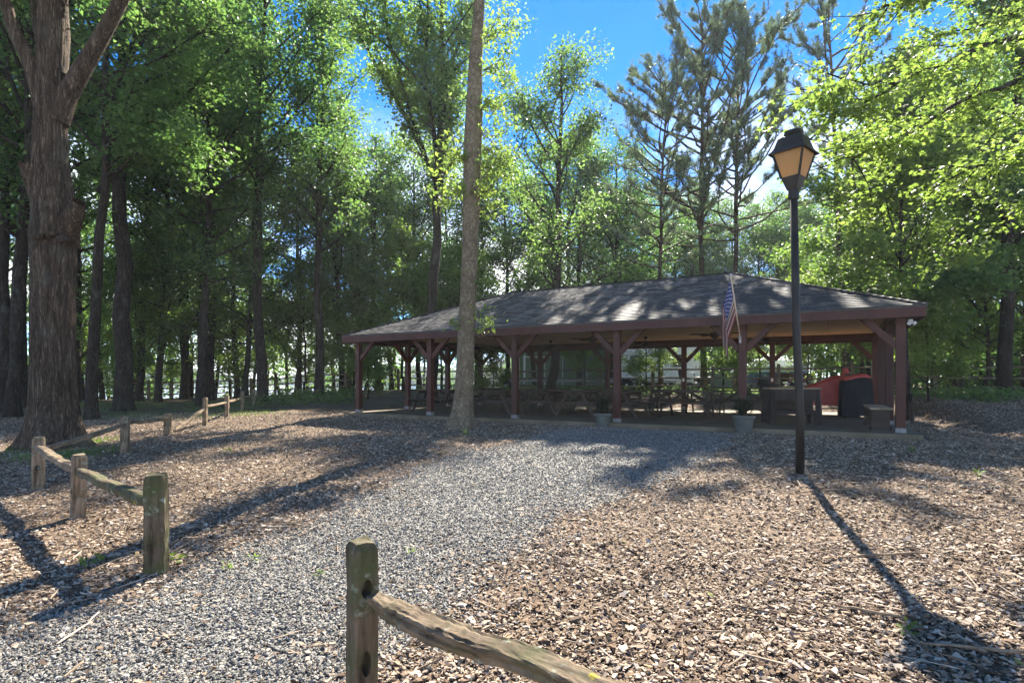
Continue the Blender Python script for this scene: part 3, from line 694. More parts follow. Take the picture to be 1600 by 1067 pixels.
# bench
r = tag(empty('wooden_bench', PW_(14.92, 1.3), PAV_RZ + 0.02), 'plain wooden bench with two seat planks beside the near right post', 'bench')
for s in (-1, 1):
    m = MB(); m.box((s * 0.108, 0, 0.475), (0.20, 1.95, 0.045)); m.build('seat_plank', M['pale_wood'], r, bevel=0.004)
    m = MB(); m.box((s * 0.185, 0, 0.40), (0.035, 1.7, 0.10)); m.build('apron', M['table_wood'], r)
for s in (-1, 1):
    m = MB(); m.box((0, s * 0.82, 0.226), (0.33, 0.05, 0.45)); m.build('leg', M['table_wood'], r, bevel=0.004)
    m = MB(); m.box((0, s * 0.75, 0.04), (0.42, 0.05, 0.08)); m.build('foot', M['table_wood'], r)

# flower pots
def leafy(name, parent, loc, n, r, h, mat, seed, L=0.13, W=0.04):
    g = np.random.default_rng(seed); a = g.random(n) * 6.283; el = g.uniform(0.2, 1.4, n); st = np.sqrt(g.random(n)) * r * 0.5
    base = np.stack([np.cos(a) * st, np.sin(a) * st, g.random(n) * h], 1); ax = np.stack([np.cos(a) * np.cos(el), np.sin(a) * np.cos(el), np.sin(el)], 1)
    sd = np.cross(ax, [0, 0, 1]); sd /= np.linalg.norm(sd, axis=1, keepdims=True) + 1e-6; Ls = L * g.uniform(.6, 1.5, n)[:, None]; Ws = W * g.uniform(.7, 1.3, n)[:, None]
    V = np.stack([base, base + ax * Ls * .5 - sd * Ws, base + ax * Ls + np.array([0, 0, -.02]), base + ax * Ls * .5 + sd * Ws], 1).reshape(-1, 3)
    return link(name, np_mesh(name, V, np.arange(4 * n).reshape(n, 4), g.random(n)), mat, parent, loc)
M['pot_leaf'] = leaf_mat('pot_leaf', [(0.012, 0.022, 0.012), (0.025, 0.04, 0.02), (0.05, 0.06, 0.03)], [(0.03, 0.05, 0.02), (0.05, 0.08, 0.02), (0.09, 0.11, 0.03)], 0.25)
for px, Y, s, lab, sd_ in ((942, 14.45, 0.92, 'pale resin flower pot with a dark leafy plant before the fourth post', 3), (1162, 12.75, 1.0, 'pale resin flower pot with a sparse plant, under the hanging flag', 5)):
    p = on(px, Y); r = tag(empty('flower_pot', p, 0.3 * sd_, s), lab, 'flower pot', 'flower pots in front of the pavilion')
    m = MB(); m.lathe([(0.15, 0.0), (0.165, 0.01), (0.215, 0.33), (0.25, 0.335), (0.255, 0.40), (0.235, 0.405), (0.225, 0.36), (0.05, 0.355)], 32); m.build('pot', M['pot'], r, smooth=False, bevel=0.004)
    m = MB(); m.lathe([(0.222, 0.352), (0.2, 0.372), (0.1, 0.38), (0.01, 0.385)], 24); m.build('soil', M['soil'], r)
    leafy('leaves', r, (0, 0, 0.37), 150 if sd_ == 3 else 110, 0.30, 0.32, M['pot_leaf'], sd_, 0.2, 0.03)
    m = MB()
    for k in range(7):
        a = k * 0.9; m.tube([(0.04 * math.cos(a), 0.04 * math.sin(a), 0.37), (0.1 * math.cos(a), 0.1 * math.sin(a), 0.6), (0.22 * math.cos(a), 0.22 * math.sin(a), 0.72)], 0.006, 5)
    m.build('stems', M['bark_dark'], r)

# flag on a slanted pole fixed to a post
def flag_mat():
    m, nt, out = new_mat('flag_cloth'); p = nt.nodes.new('ShaderNodeBsdfPrincipled'); uv = nt.nodes.new('ShaderNodeUVMap'); s = nt.nodes.new('ShaderNodeSeparateXYZ'); nt.links.new(uv.outputs[0], s.inputs[0])
    u, v = s.outputs[0], s.outputs[1]
    st = math_(nt, 'MODULO', math_(nt, 'FLOOR', math_(nt, 'MULTIPLY', v, 13)), 2.0)
    def mixc(f, a, b_):
        x = nt.nodes.new('ShaderNodeMix'); x.data_type = 'RGBA'; nt.links.new(f, x.inputs[0])
        for i, c in ((6, a), (7, b_)):
            if isinstance(c, tuple): x.inputs[i].default_value = (*c, 1)
            else: nt.links.new(c, x.inputs[i])
        return x.outputs[2]
    col = mixc(st, (0.21, 0.014, 0.016), (0.36, 0.335, 0.29))
    can = math_(nt, 'MULTIPLY', math_(nt, 'LESS_THAN', u, 0.4), math_(nt, 'LESS_THAN', v, 7 / 13))
    # stars: nine staggered rows
    cu, cv = math_(nt, 'MULTIPLY', u, 12 / 0.4), math_(nt, 'MULTIPLY', v, 10 / (7 / 13))
    iu, iv = math_(nt, 'ROUND', cu), math_(nt, 'ROUND', cv)
    du, dv = math_(nt, 'MULTIPLY', math_(nt, 'SUBTRACT', cu, iu), 1.05), math_(nt, 'SUBTRACT', cv, iv)
    rr = math_(nt, 'ADD', math_(nt, 'MULTIPLY', du, du), math_(nt, 'MULTIPLY', dv, dv))
    even = math_(nt, 'COMPARE', math_(nt, 'MODULO', math_(nt, 'ADD', iu, iv), 2.0), 0.0)
    inn = math_(nt, 'MULTIPLY', math_(nt, 'MULTIPLY', math_(nt, 'GREATER_THAN', iu, 0.5), math_(nt, 'LESS_THAN', iu, 11.5)), math_(nt, 'MULTIPLY', math_(nt, 'GREATER_THAN', iv, 0.5), math_(nt, 'LESS_THAN', iv, 9.5)))
    star = math_(nt, 'MULTIPLY', math_(nt, 'MULTIPLY', math_(nt, 'LESS_THAN', rr, 0.07), even), inn)
    cc = mixc(star, (0.03, 0.045, 0.16), (0.78, 0.76, 0.74)); col = mixc(can, col, cc)
    tr = nt.nodes.new('ShaderNodeBsdfTranslucent'); nt.links.new(col, p.inputs['Base Color']); nt.links.new(col, tr.inputs['Color']); p.inputs['Roughness'].default_value = 0.75
    mx = nt.nodes.new('ShaderNodeMixShader'); mx.inputs[0].default_value = 0.08; nt.links.new(p.outputs[0], mx.inputs[1]); nt.links.new(tr.outputs[0], mx.inputs[2]); nt.links.new(mx.outputs[0], out.inputs[0]); return m
M['flag'] = flag_mat()
p0 = at(1157, 532, 12.85); p1 = at(1142, 432, 12.35)
r = tag(empty('flag', p0), 'limp red, white and blue striped flag on a slanted pole at the pavilion eave', 'flag')
m = MB(); m.tube([(0, 0, 0), p1 - p0], 0.014, 10); m.build('pole', M['tan_wood'], r, smooth=True)
m = MB(); m.lathe([(0.008, 0), (0.028, 0.02), (0.028, 0.04), (0.006, 0.07)], 12); m.build('finial', M['galv'], r, p1 - p0, smooth=True)
m = MB(); m.bar(Vector((0, 0.03, -0.05)), Vector((0, 0.03, 0.08)), 0.07, 0.03); m.tube([(0, 0.02, 0), (p1 - p0) * 0.08], 0.022, 10); m.build('bracket', M['galv'], r)
nh, ns = 40, 46; dirp = (p0 - p1); top = p1 - p0; vs = []; uvs = []
for i in range(nh + 1):
    h = i / nh
    hp = top + dirp * (0.03 + 0.58 * h)
    for j in range(ns + 1):
        s = j / ns; dn = s * (1.5 - 0.35 * h) * (1 - 0.10 * s)
        fold = math.sin(h * 15 + s * 1.5) * 0.055 * min(1, s * 5) + math.sin(h * 31 + s * 4) * 0.02 * min(1, s * 5)
        gather = min(1, s * 2.2)
        lx = -0.02 - 0.18 * (1 - h) * gather * 0.75 - 0.05 * gather + fold * 0.6; ly = -0.03 * gather + fold * 1.2
        lx -= (hp.x - top.x) * gather * 0.55
        vs.append(Vector((hp.x + lx, hp.y + ly, hp.z - dn))); uvs.append((s, h))
fs = [(i * (ns + 1) + j, i * (ns + 1) + j + 1, (i + 1) * (ns + 1) + j + 1, (i + 1) * (ns + 1) + j) for i in range(nh) for j in range(ns)]
m = MB(); m.add(vs, fs); me = m.mesh('flag_cloth', True); ul = me.uv_layers.new(name='UVMap')
for l in me.loops: ul.data[l.index].uv = uvs[l.vertex_index]
link('flag_cloth', me, M['flag'], r)

# ------------------------------------------------------------------ street lamp
LP = on(1250, 8.15); HZ = at(1240, 300, 8.15).z - LP.z
r = tag(empty('street_lamp', LP), 'tall black lamp post with a four sided lantern of amber frosted panes', 'street lamp')
tilt = at(1240, 300, 8.15).x - LP.x
m = MB(); m.tube([(0, 0, -0.05), (0, 0, 0.9), (tilt * .55, 0, HZ * .5), (tilt, 0, HZ)], [0.060, 0.058, 0.055, 0.053], 20); m.build('lamp_pole', M['black_metal'], r, smooth=True)
lan = empty('lantern', (tilt, 0, HZ)); lan.parent = r; lan.rotation_euler = (0, 0, math.radians(-93.4))
lan.scale = (0.91, 0.91, 0.95)
def ring4(R, z): return [Vector((R * math.cos(k * math.pi / 2), R * math.sin(k * math.pi / 2), z)) for k in range(4)]
def frustum(levels):
    m = MB(); vs = []; 
    for R, z in levels: vs += ring4(R, z)
    k = len(levels); fs = [(i * 4 + j, i * 4 + (j + 1) % 4, (i + 1) * 4 + (j + 1) % 4, (i + 1) * 4 + j) for i in range(k - 1) for j in range(4)]
    fs += [(3, 2, 1, 0), tuple((k - 1) * 4 + j for j in range(4))]; m.add(vs, fs); return m
m = MB(); m.lathe([(0.075, -0.12), (0.078, -0.11), (0.078, 0.03), (0.072, 0.035)], 20); m.build('collar', M['black_metal'], lan)
frustum([(0.10, 0.02), (0.115, 0.035), (0.195, 0.20), (0.195, 0.215)]).build('lantern_base', M['black_metal'], lan, bevel=0.006)
RB, ZB, RT, ZT = 0.190, 0.20, 0.325, 0.575
bt, tp = ring4(RB, ZB), ring4(RT, ZT)
for k in range(4):
    m = MB(); m.bar(bt[k], tp[k], 0.028, 0.028); m.build('corner_bar', M['black_metal'], lan)
def pane_mat():
    m, nt, out = new_mat('amber_pane'); p = nt.nodes.new('ShaderNodeBsdfPrincipled'); tr = nt.nodes.new('ShaderNodeBsdfTranslucent'); n = noise(nt, coords(nt, (1, 1, .2)), 6, 5, .6)
    c = ramp(nt, [(0.72, 0.50, 0.20), (0.85, 0.63, 0.29), (0.92, 0.74, 0.40)], n); nt.links.new(c, p.inputs['Base Color']); nt.links.new(c, tr.inputs['Color']); p.inputs['Roughness'].default_value = .35
    mx = nt.nodes.new('ShaderNodeMixShader'); mx.inputs[0].default_value = .75; nt.links.new(p.outputs[0], mx.inputs[1]); nt.links.new(tr.outputs[0], mx.inputs[2]); nt.links.new(mx.outputs[0], out.inputs[0]); return m
M['pane'] = pane_mat()
for k in range(4):
    q = [bt[k] * .97, bt[(k + 1) % 4] * .97, tp[(k + 1) % 4] * .97, tp[k] * .97]
    for i in range(4): q[i] = Vector((q[i].x, q[i].y, (bt[0].z + 0.005) if i < 2 else (tp[0].z - .003)))
    nrm = (q[1] - q[0]).cross(q[3] - q[0]).normalized() * 0.004
    m = MB(); m.add([v + nrm for v in q] + [v - nrm for v in q], [(0, 1, 2, 3), (7, 6, 5, 4), (0, 4, 5, 1), (1, 5, 6, 2), (2, 6, 7, 3), (3, 7, 4, 0)]); m.build('pane', M['pane'], lan)
frustum([(0.345, 0.575), (0.405, 0.560), (0.405, 0.575), (0.345, 0.62), (0.31, 0.66), (0.25, 0.80), (0.22, 0.82)]).build('lantern_roof', M['black_metal'], lan, bevel=0.006)
m = MB(); m.lathe([(0.085, 0.81), (0.085, 0.85), (0.135, 0.86), (0.145, 0.885), (0.135, 0.915), (0.07, 0.935)], 24); m.build('vent_cap', M['black_metal'], lan, smooth=False)
# ------------------------------------------------------------------ split rail fences
def fence_mat(name, moss, light=1.0):
    m, nt, out = new_mat(name); p = nt.nodes.new('ShaderNodeBsdfPrincipled'); v = coords(nt, (1, 1, 0.10)); n1 = noise(nt, v, 26, 7, 0.65, 0.3); v2 = coords(nt); n2 = noise(nt, v2, 5, 6, 0.6)
    f = math_(nt, 'ADD', math_(nt, 'MULTIPLY', n1, 0.7), math_(nt, 'MULTIPLY', n2, 0.35))
    k = light
    col = ramp(nt, [(0.035 * k, 0.024 * k, 0.015 * k, 0.38), (0.145 * k, 0.105 * k, 0.066 * k, 0.51), (0.27 * k, 0.205 * k, 0.138 * k, 0.68)], f)
    def over(col, fac, c):
        mx = nt.nodes.new('ShaderNodeMix'); mx.data_type = 'RGBA'; nt.links.new(fac, mx.inputs[0]); nt.links.new(col, mx.inputs[6]); mx.inputs[7].default_value = (*c, 1); return mx.outputs[2]
    if moss:
        n3 = noise(nt, v2, 3.2, 7, 0.7); col = over(col, math_(nt, 'MULTIPLY', math_(nt, 'SUBTRACT', n3, 0.50 - 0.06 * moss), 5.0 * moss, True), (0.075, 0.085, 0.032))
        n4 = noise(nt, v2, 9, 5, 0.6); col = over(col, math_(nt, 'MULTIPLY', math_(nt, 'SUBTRACT', n4, 0.60), 12.0, True), (0.24, 0.265, 0.20))
        n5 = noise(nt, v2, 6.3, 4, 0.5); col = over(col, math_(nt, 'MULTIPLY', math_(nt, 'SUBTRACT', n5, 0.66), 18.0, True), (0.50, 0.38, 0.02))
    nt.links.new(col, p.inputs['Base Color']); p.inputs['Roughness'].default_value = 0.88; p.inputs['Specular IOR Level'].default_value = 0.2
    b = nt.nodes.new('ShaderNodeBump'); b.inputs['Strength'].default_value = 0.9; b.inputs['Distance'].default_value = 0.012
    nt.links.new(f, b.inputs['Height']); nt.links.new(b.outputs[0], p.inputs['Normal']); nt.links.new(p.outputs[0], out.inputs[0]); return m
M['fence_tan'] = fence_mat('split_rail_tan', 0.5, 1.35)
M['fence_mossy'] = fence_mat('split_rail_mossy', 1.2, 0.7)
M['fence_front'] = fence_mat('split_rail_weathered', 0.75, 1.0)
M['fence_far'] = fence_mat('split_rail_far', 0.4, 1.0)

def post_mesh(w, d, h, seed, holes=(), yaw=0.0, below=0.25):
    """a split post: a box with worn, uneven faces, a chamfered top and slots cut through it"""
    g = np.random.default_rng(seed); bm = bmesh.new(); nz, nw = 14, 3
    prof = []
    for i in range(nz + 1):
        z = -below + (h + below) * i / nz; k = 1.0 if i < nz else 0.80
        if i == nz - 1: z = h - 0.035
        ring = []
        for sx, sy in ((-1, -1), (0, -1.05), (1, -1), (1.04, 0), (1, 1), (0, 1.05), (-1, 1), (-1.04, 0)):
            ring.append(bm.verts.new((sx * w / 2 * k + g.normal(0, w * .022), sy * d / 2 * k + g.normal(0, d * .022), z + (g.normal(0, .006) if i == nz else 0))))
        prof.append(ring)
    for i in range(nz):
        for j in range(8): bm.faces.new((prof[i][j], prof[i][(j + 1) % 8], prof[i + 1][(j + 1) % 8], prof[i + 1][j]))
    bm.faces.new(prof[0][::-1]); bm.faces.new(prof[-1])
    bmesh.ops.recalc_face_normals(bm, faces=bm.faces)
    me = bpy.data.meshes.new('post'); bm.to_mesh(me); bm.free()
    if holes:
        o = bpy.data.objects.new('post', me); COL.objects.link(o); cut = []
        for z, hw, hh in holes:
            m = MB(); vs = []
            for sx in (-1, 1):
                for j in range(14):
                    a = 2 * math.pi * j / 14; vs.append((hw / 2 * math.cos(a), sx * d, z + hh / 2 * math.sin(a) * 1.0))
            m.add(vs, [(j, (j + 1) % 14, 14 + (j + 1) % 14, 14 + j) for j in range(14)] + [tuple(range(14))[::-1], tuple(range(14, 28))])
            cme = m.mesh('slot'); bm = bmesh.new(); bm.from_mesh(cme); bmesh.ops.recalc_face_normals(bm, faces=bm.faces); bm.to_mesh(cme); bm.free()
            c = bpy.data.objects.new('slot', cme); COL.objects.link(c); cut.append(c)
            md = o.modifiers.new('slot', 'BOOLEAN'); md.operation = 'DIFFERENCE'; md.object = c; md.solver = 'EXACT'
        dg = bpy.context.evaluated_depsgraph_get(); dg.update(); me2 = bpy.data.meshes.new_from_object(o.evaluated_get(dg))
        bpy.data.objects.remove(o)
        for c in cut: bpy.data.objects.remove(c)
        me = me2
    return me

def rail_mesh(L, r0, r1, seed, flat=0.75, sag=0.02, n=22, k=9):
    """a split rail along z: a squarish log with torn fibres running lengthwise, thinner at its ends"""
    g = np.random.default_rng(seed); k = 26 if n >= 30 else 12; n = n * 2 if n >= 20 else n
    ang = np.linspace(0, 2 * np.pi, k, endpoint=False); e = .55
    ca, sa = np.cos(ang), np.sin(ang); X0 = np.sign(ca) * np.abs(ca) ** e; Y0 = np.sign(sa) * np.abs(sa) ** e
    wide = np.cumsum(g.normal(0, .035, n + 1)); wide -= np.linspace(wide[0], wide[-1], n + 1); fib = g.normal(0, .06, k); crack = -np.abs(g.normal(0, .10, k)) * (g.random(k) < .35); act = np.zeros(k)
    bx = np.cumsum(g.normal(0, 0.004, n + 1)); by = np.cumsum(g.normal(0, 0.003, n + 1)); bx -= np.linspace(bx[0], bx[-1], n + 1); by -= np.linspace(by[0], by[-1], n + 1)
    V = []; tw = g.uniform(-.15, .15); tw1 = g.uniform(-.35, .35)
    for i in range(n + 1):
        u = i / n; r = (r0 + (r1 - r0) * u) * (1 + wide[i]); end = min(u, 1 - u); r *= 0.6 + 0.4 * min(1, end / 0.08)
        fib = fib * .93 + g.normal(0, .030, k); act = np.clip(act + g.normal(0, .25, k), 0, 1); t = tw + tw1 * u
        q = r * (1 + fib + crack * act)
        x = X0 * q; y = Y0 * q * flat
        for j in range(k): V.append((x[j] * math.cos(t) - y[j] * math.sin(t) + bx[i], x[j] * math.sin(t) + y[j] * math.cos(t) + by[i] - sag * math.sin(math.pi * u), u * L))
    Fc = [(i * k + j, i * k + (j + 1) % k, (i + 1) * k + (j + 1) % k, (i + 1) * k + j) for i in range(n) for j in range(k)] + [tuple(range(k))[::-1], tuple(n * k + j for j in range(k))]
    me = bpy.data.meshes.new('rail'); me.from_pydata(V, [], Fc); me.update(); return me

def add_rail(root, p, q, r0, r1, seed, mat, flat=0.75, sag=0.015, n=22, roll=0.0):
    p, q = Vector(p), Vector(q); d = q - p; o = link('rail', rail_mesh(d.length, r0, r1, seed, flat, sag, n), mat, root)
    z = d.normalized(); x = Vector((-z.y, z.x, 0)).normalized() if abs(z.z) < .99 else Vector((1, 0, 0)); y = z.cross(x)
    R = Matrix((x, y, z)).transposed()
    if y.z < 0: R = Matrix((-x, -y, z)).transposed()
    o.matrix_local = Matrix.Translation(p - root.location) @ (R @ Matrix.Rotation(roll, 3, 'Z')).to_4x4(); return o
def add_post(root, p, w, d, h, seed, mat, yaw, holes=()):
    o = link('post', post_mesh(w, d, h, seed, holes), mat, root, Vector(p) - root.location, (rnd.uniform(-.015, .015), rnd.uniform(-.015, .015), yaw)); return o

# left fence: corner posts, rails, and the run back to the trees
lp = [(245, 895, 740, 31), (122, 808, 710, 21), (60, 765, 682, 16), (195, 708, 650, 12), (262, 680, 646, 10), (320, 665, 621, 7), (354, 652, 617, 7), (379, 642, 611, 6), (397, 634, 608, 5)]
pp = [gp(a, b_) for a, b_, c, w in lp]
hh = [(b_ - c) / F * p.y for (a, b_, c, w), p in zip(lp, pp)]; ww = [max(0.09, w / F * p.y * 0.92) for (a, b_, c, w), p in zip(lp, pp)]
r = tag(empty('split_rail_fence', pp[2]), 'weathered split rail fence with a corner beside the big oak, running back to the trees', 'fence')
for k, p in enumerate(pp):
    q = pp[max(0, k - 1)] if k else pp[1]; yw = math.atan2((pp[min(k + 1, 8)] - q).y, (pp[min(k + 1, 8)] - q).x)
    if k == 2: yw = 0.5
    hs = [] if k == 0 or k > 4 else [(hh[k] * .42, 0.07, 0.085)]
    add_post(r, p, ww[k], ww[k] * 0.9, hh[k], 20 + k, M['fence_mossy'] if k == 0 else M['fence_tan'], yw + (0.3 if k == 0 else 0), hs)
def top(k, f): return pp[k] + Vector((0, 0, hh[k] * f))
add_rail(r, top(2, .80), top(1, .76), .062, .058, 1, M['fence_tan'])
add_rail(r, top(1, .76), at(238, 786, pp[0].y * 1.0) + Vector((0, 0.03, 0)), .062, .068, 2, M['fence_mossy'])
add_rail(r, top(2, .72), top(3, .78), .055, .05, 3, M['fence_tan']); add_rail(r, top(3, .80), top(4, .80), .05, .05, 4, M['fence_tan'])
add_rail(r, on(274, 14.9, .06), top(5, .62), .05, .05, 5, M['fence_tan'])
for k in (5, 6, 7): add_rail(r, top(k, .68), top(k + 1, .68), .05, .05, 6 + k, M['fence_tan'], n=10)

# right hand fence of the gap: mossy post and a rail that comes towards the eye
fp = at(565, 845, 2.87); gb = gz(fp.x, fp.y); hf_ = fp.z - gb; fp.z = gb
r = tag(empty('split_rail_fence', fp), 'mossy split rail fence end, one slotted post and a lichen covered rail on mulch', 'fence')
add_post(r, fp, 0.118, 0.132, hf_, 50, M['fence_mossy'], 0.62, [(hf_ - 0.225, 0.058, 0.10), (hf_ - 0.60, 0.05, 0.13)])
e0 = at(578, 933, 2.86); e1 = at(905, 1052, 2.12); dd = (e1 - e0).normalized(); e2 = e0 + dd * 2.45; e2.z = e0.z - 0.02
add_rail(r, e0 - dd * 0.05, e2, 0.054, 0.068, 61, M['fence_front'], 0.8, 0.0, 45, 0.3)
q = e2.copy(); q.z = gz(q.x, q.y); add_post(r, q, 0.12, 0.12, hf_, 52, M['fence_mossy'], -0.6)

# three rail fence behind the pavilion
def T(t, a):
    """point at distance t across the slope and a along the pavilion"""
    return Vector((FRX + a * UX + (t - 14.13) * VX, FRY + a * UY + (t - 14.13) * VY, 0))
r = tag(empty('back_fence', T(26.6, 8)), 'long three rail wooden fence behind the pavilion, with lawn and trailers beyond it', 'fence')
r.location.z = gz(r.location.x, r.location.y)
pts = []
for k, a in enumerate(np.arange(-13, 27.5, 2.7)):
    p = T(26.6 + 0.06 * rnd.uniform(-1, 1) + (0.0 if a < 20 else (a - 20) * 0.12), a); p.z = gz(p.x, p.y); pts.append(p)
for k, p in enumerate(pts):
    add_post(r, p, 0.13, 0.13, 1.28 + rnd.uniform(-.04, .06), 100 + k, M['fence_far'], PAV_RZ)
    if k:
        for z in (0.34, 0.72, 1.12): add_rail(r, pts[k - 1] + Vector((0, 0, z + rnd.uniform(-.03, .03))), p + Vector((0, 0, z + rnd.uniform(-.03, .03))), .05, .05, 200 + k * 3 + int(z * 3), M['fence_far'], n=8)
r = tag(empty('lake_fence', on(330, 34)), 'three rail wooden fence between the dark trunks at the lake edge', 'fence')
pts = [on(px, Y, 0) for px, Y in ((190, 33), (232, 33.5), (268, 34), (300, 34.5), (330, 35), (360, 35.5), (392, 36), (430, 36), (470, 35), (505, 34), (540, 33))]
for k, p in enumerate(pts):
    add_post(r, p, 0.13, 0.13, 1.2, 300 + k, M['fence_far'], 0.0)
    if k:
        for z in (0.34, 0.70, 1.06): add_rail(r, pts[k - 1] + Vector((0, 0, z)), p + Vector((0, 0, z)), .05, .05, 400 + k * 3 + int(z * 3), M['fence_far'], n=8)

# ------------------------------------------------------------------ beyond the fence: lawn, drive, house, camper, trailers
def strip(name, t0, t1, a0, a1, dz, mat, wobble=0.25):
    ts = np.linspace(t0, t1, 16); as_ = np.linspace(a0, a1, 120); V = []
    for i, t in enumerate(ts):
        for a in as_:
            w = wobble * (math.sin(a * 1.3) + math.sin(a * 3.1 + 2)) * 0.5 if i in (0, 15) else 0
            p = T(t + w, a); V.append((p.x, p.y, gz(p.x, p.y) + dz))
    Fc = [(i * 120 + j + 1, i * 120 + j, (i + 1) * 120 + j, (i + 1) * 120 + j + 1) for i in range(15) for j in range(119)]
    return tag(link(name, np_mesh(name, V, Fc, smooth=True), mat), kind='structure')
M['lawn'] = surf('lawn', [(0.035, 0.065, 0.015), (0.06, 0.105, 0.022), (0.095, 0.14, 0.035)], 3, (1, 1, 1), 0.9, 0.6, 0.03, 0.2, fine=40)
M['drive'] = surf('pale_gravel_drive', [(0.28, 0.26, 0.23), (0.40, 0.38, 0.35), (0.50, 0.48, 0.45)], 6, (1, 1, 1), 0.9, 0.5, 0.01, 0.2, fine=50)
strip('lawn', 27.4, 42.5, -22, 26, 0.012, M['lawn']); strip('drive', 31.5, 36.5, -30, 22, 0.018, M['drive'])

hs = at(1000, 594, 43); hs.z = gz(hs.x, hs.y)
r = tag(empty('house', hs, 0), 'pale green sided house with a white trimmed gable behind the pavilion', 'house')
HWd, HEv, HAp, HD = 9.4, C0 + 2.4 - hs.z, C0 + 9.3 - hs.z, 9
m = MB(); m.add([(-HWd, .06, 0), (HWd, .06, 0), (HWd, .06, HEv), (0, .06, HAp - .3), (-HWd, .06, HEv), (-HWd, HD, 0), (HWd, HD, 0), (HWd, HD, HEv), (0, HD, HAp - .3), (-HWd, HD, HEv)],
                [(0, 1, 2, 3, 4), (9, 8, 7, 6, 5), (0, 4, 9, 5), (1, 6, 7, 2)]); wall = m.build('wall', M['siding'], r)
k = 0; z = 0.1
while z < HAp - .8:
    wd = HWd if z < HEv else HWd * (HAp - .4 - z) / (HAp - .4 - HEv)
    m = MB(); m.box((0, 0.02, z + .11), (2 * wd, 0.03, 0.25), Euler((-.06, 0, 0)).to_matrix()); m.build('siding_board', M['siding'], wall); z += 0.24
for s in (-1, 1):
    m = MB(); m.bar((s * (HWd + .5), HD / 2, HEv - .36), (0, HD / 2, HAp + .02), HD + 1.0, 0.14); m.build('roof', M['roof_grey'], r)
    m = MB(); m.bar((s * (HWd + .5), -.52, HEv - .40), (0, -.52, HAp - .02), 0.06, 0.26); m.build('gable_trim', M['white'], r)
    m = MB(); m.box((s * (HWd - .1), -.02, HEv / 2), (0.2, .06, HEv)); m.build('corner_trim', M['white'], r)
for cx in (-8.2, -6.6):
    m = MB(); m.box((cx, -.03, 1.2), (1.35, .06, 2.2)); d_ = m.build('shutter', M['siding'], r)
    for dx in (-.68, .68):
        m = MB(); m.box((cx + dx, -.06, 1.2), (.07, .05, 2.3)); m.build('shutter_trim', M['white'], d_)
m = MB(); m.box((-7.4, -.06, 2.38), (3.1, .05, .08)); m.build('door_trim', M['white'], r)

def wheel(parent, x, y, z, R=.33, w=.2):
    m = MB(); m.lathe([(R * .62, -w / 2), (R * .9, -w / 2), (R, -w * .3), (R, w * .3), (R * .9, w / 2), (R * .62, w / 2)], 24); o = m.build('wheel', M['rubber'], parent, (x, y, z), (math.radians(90), 0, 0))
    m = MB(); m.lathe([(R * .6, -w * .45), (R * .6, w * .3), (R * .45, w * .36), (R * .2, w * .5), (R * .1, w * .52)], 20); m.build('rim', M['galv'], o)
    return o
def fender(parent, x, y, z, R, w, half):
    m = MB(); n = 10; vs = []
    for i in range(n + 1):
        a = math.pi * i / n; px_, pz = -math.cos(a) * (half + R * 0), math.sin(a) * R
        for yy in (-w / 2, w / 2): vs.append((x + px_, y + yy, z + pz))
    fs = [(2 * i, 2 * i + 1, 2 * i + 3, 2 * i + 2) for i in range(n)]
    m.add(vs, fs); o = m.build('fender', M['galv'], parent); sd = o.modifiers.new('t', 'SOLIDIFY'); sd.thickness = .02; return o
# flat trailer
p = on(838, 31.5); r = tag(empty('flat_trailer', p, 0.03), 'long pale flat bed trailer parked behind the fence, left of the camper', 'trailer')
for s in (-1, 1):
    m = MB(); m.box((0.2, s * .85, .62), (4.4, .08, .16)); m.build('side_rail', M['steel_grey'], r)
    wheel(r, -1.75, s * 1.0, .34); fender(r, -1.75, s * 1.0, .36, .46, .24, .55)
    for x in (-2.2, -.6):
        m = MB(); m.tube([(x, s * .85, .7), (x, s * .85, 2.1)], .04, 8); m.build('guide_post', M['white'], r) if s < 0 and x < -1 or s > 0 and x > -1 else None
for k in range(9):
    m = MB(); m.box((-1.9 + k * .5, 0, .72), (.46, 1.62, .04)); m.build('deck_board', M['pale_wood'], r)
m = MB(); m.bar((2.4, .8, .6), (3.6, 0, .55), .08, .1); m.bar((2.4, -.8, .6), (3.6, 0, .55), .08, .1); m.build('tongue', M['steel_grey'], r)
m = MB(); m.box((2.7, -.9, .95), (.06, .04, .7)); m.build('winch_post', M['galv'], r)
# tandem trailer
p = on(985, 31); r = tag(empty('utility_trailer', p, 0.0), 'low trailer with rounded silver fenders behind the middle of the fence', 'trailer')
for s in (-1, 1):
    for x in (-.42, .42): wheel(r, x, s * .95, .35, .36)
    fender(r, 0, s * .95, .42, .5, .26, .98)
    m = MB(); m.box((0, s * .72, .55), (3.6, .08, .14)); m.build('side_rail', M['steel_grey'], r)
for k in range(4):
    m = MB(); m.box((-1.5 + k, 0, .6), (.1, 1.4, .08)); m.build('cross_member', M['steel_grey'], r)
m = MB(); m.bar((1.8, .7, .55), (3.2, 0, .5), .08, .1); m.bar((1.8, -.7, .55), (3.2, 0, .5), .08, .1); m.build('tongue', M['steel_grey'], r)
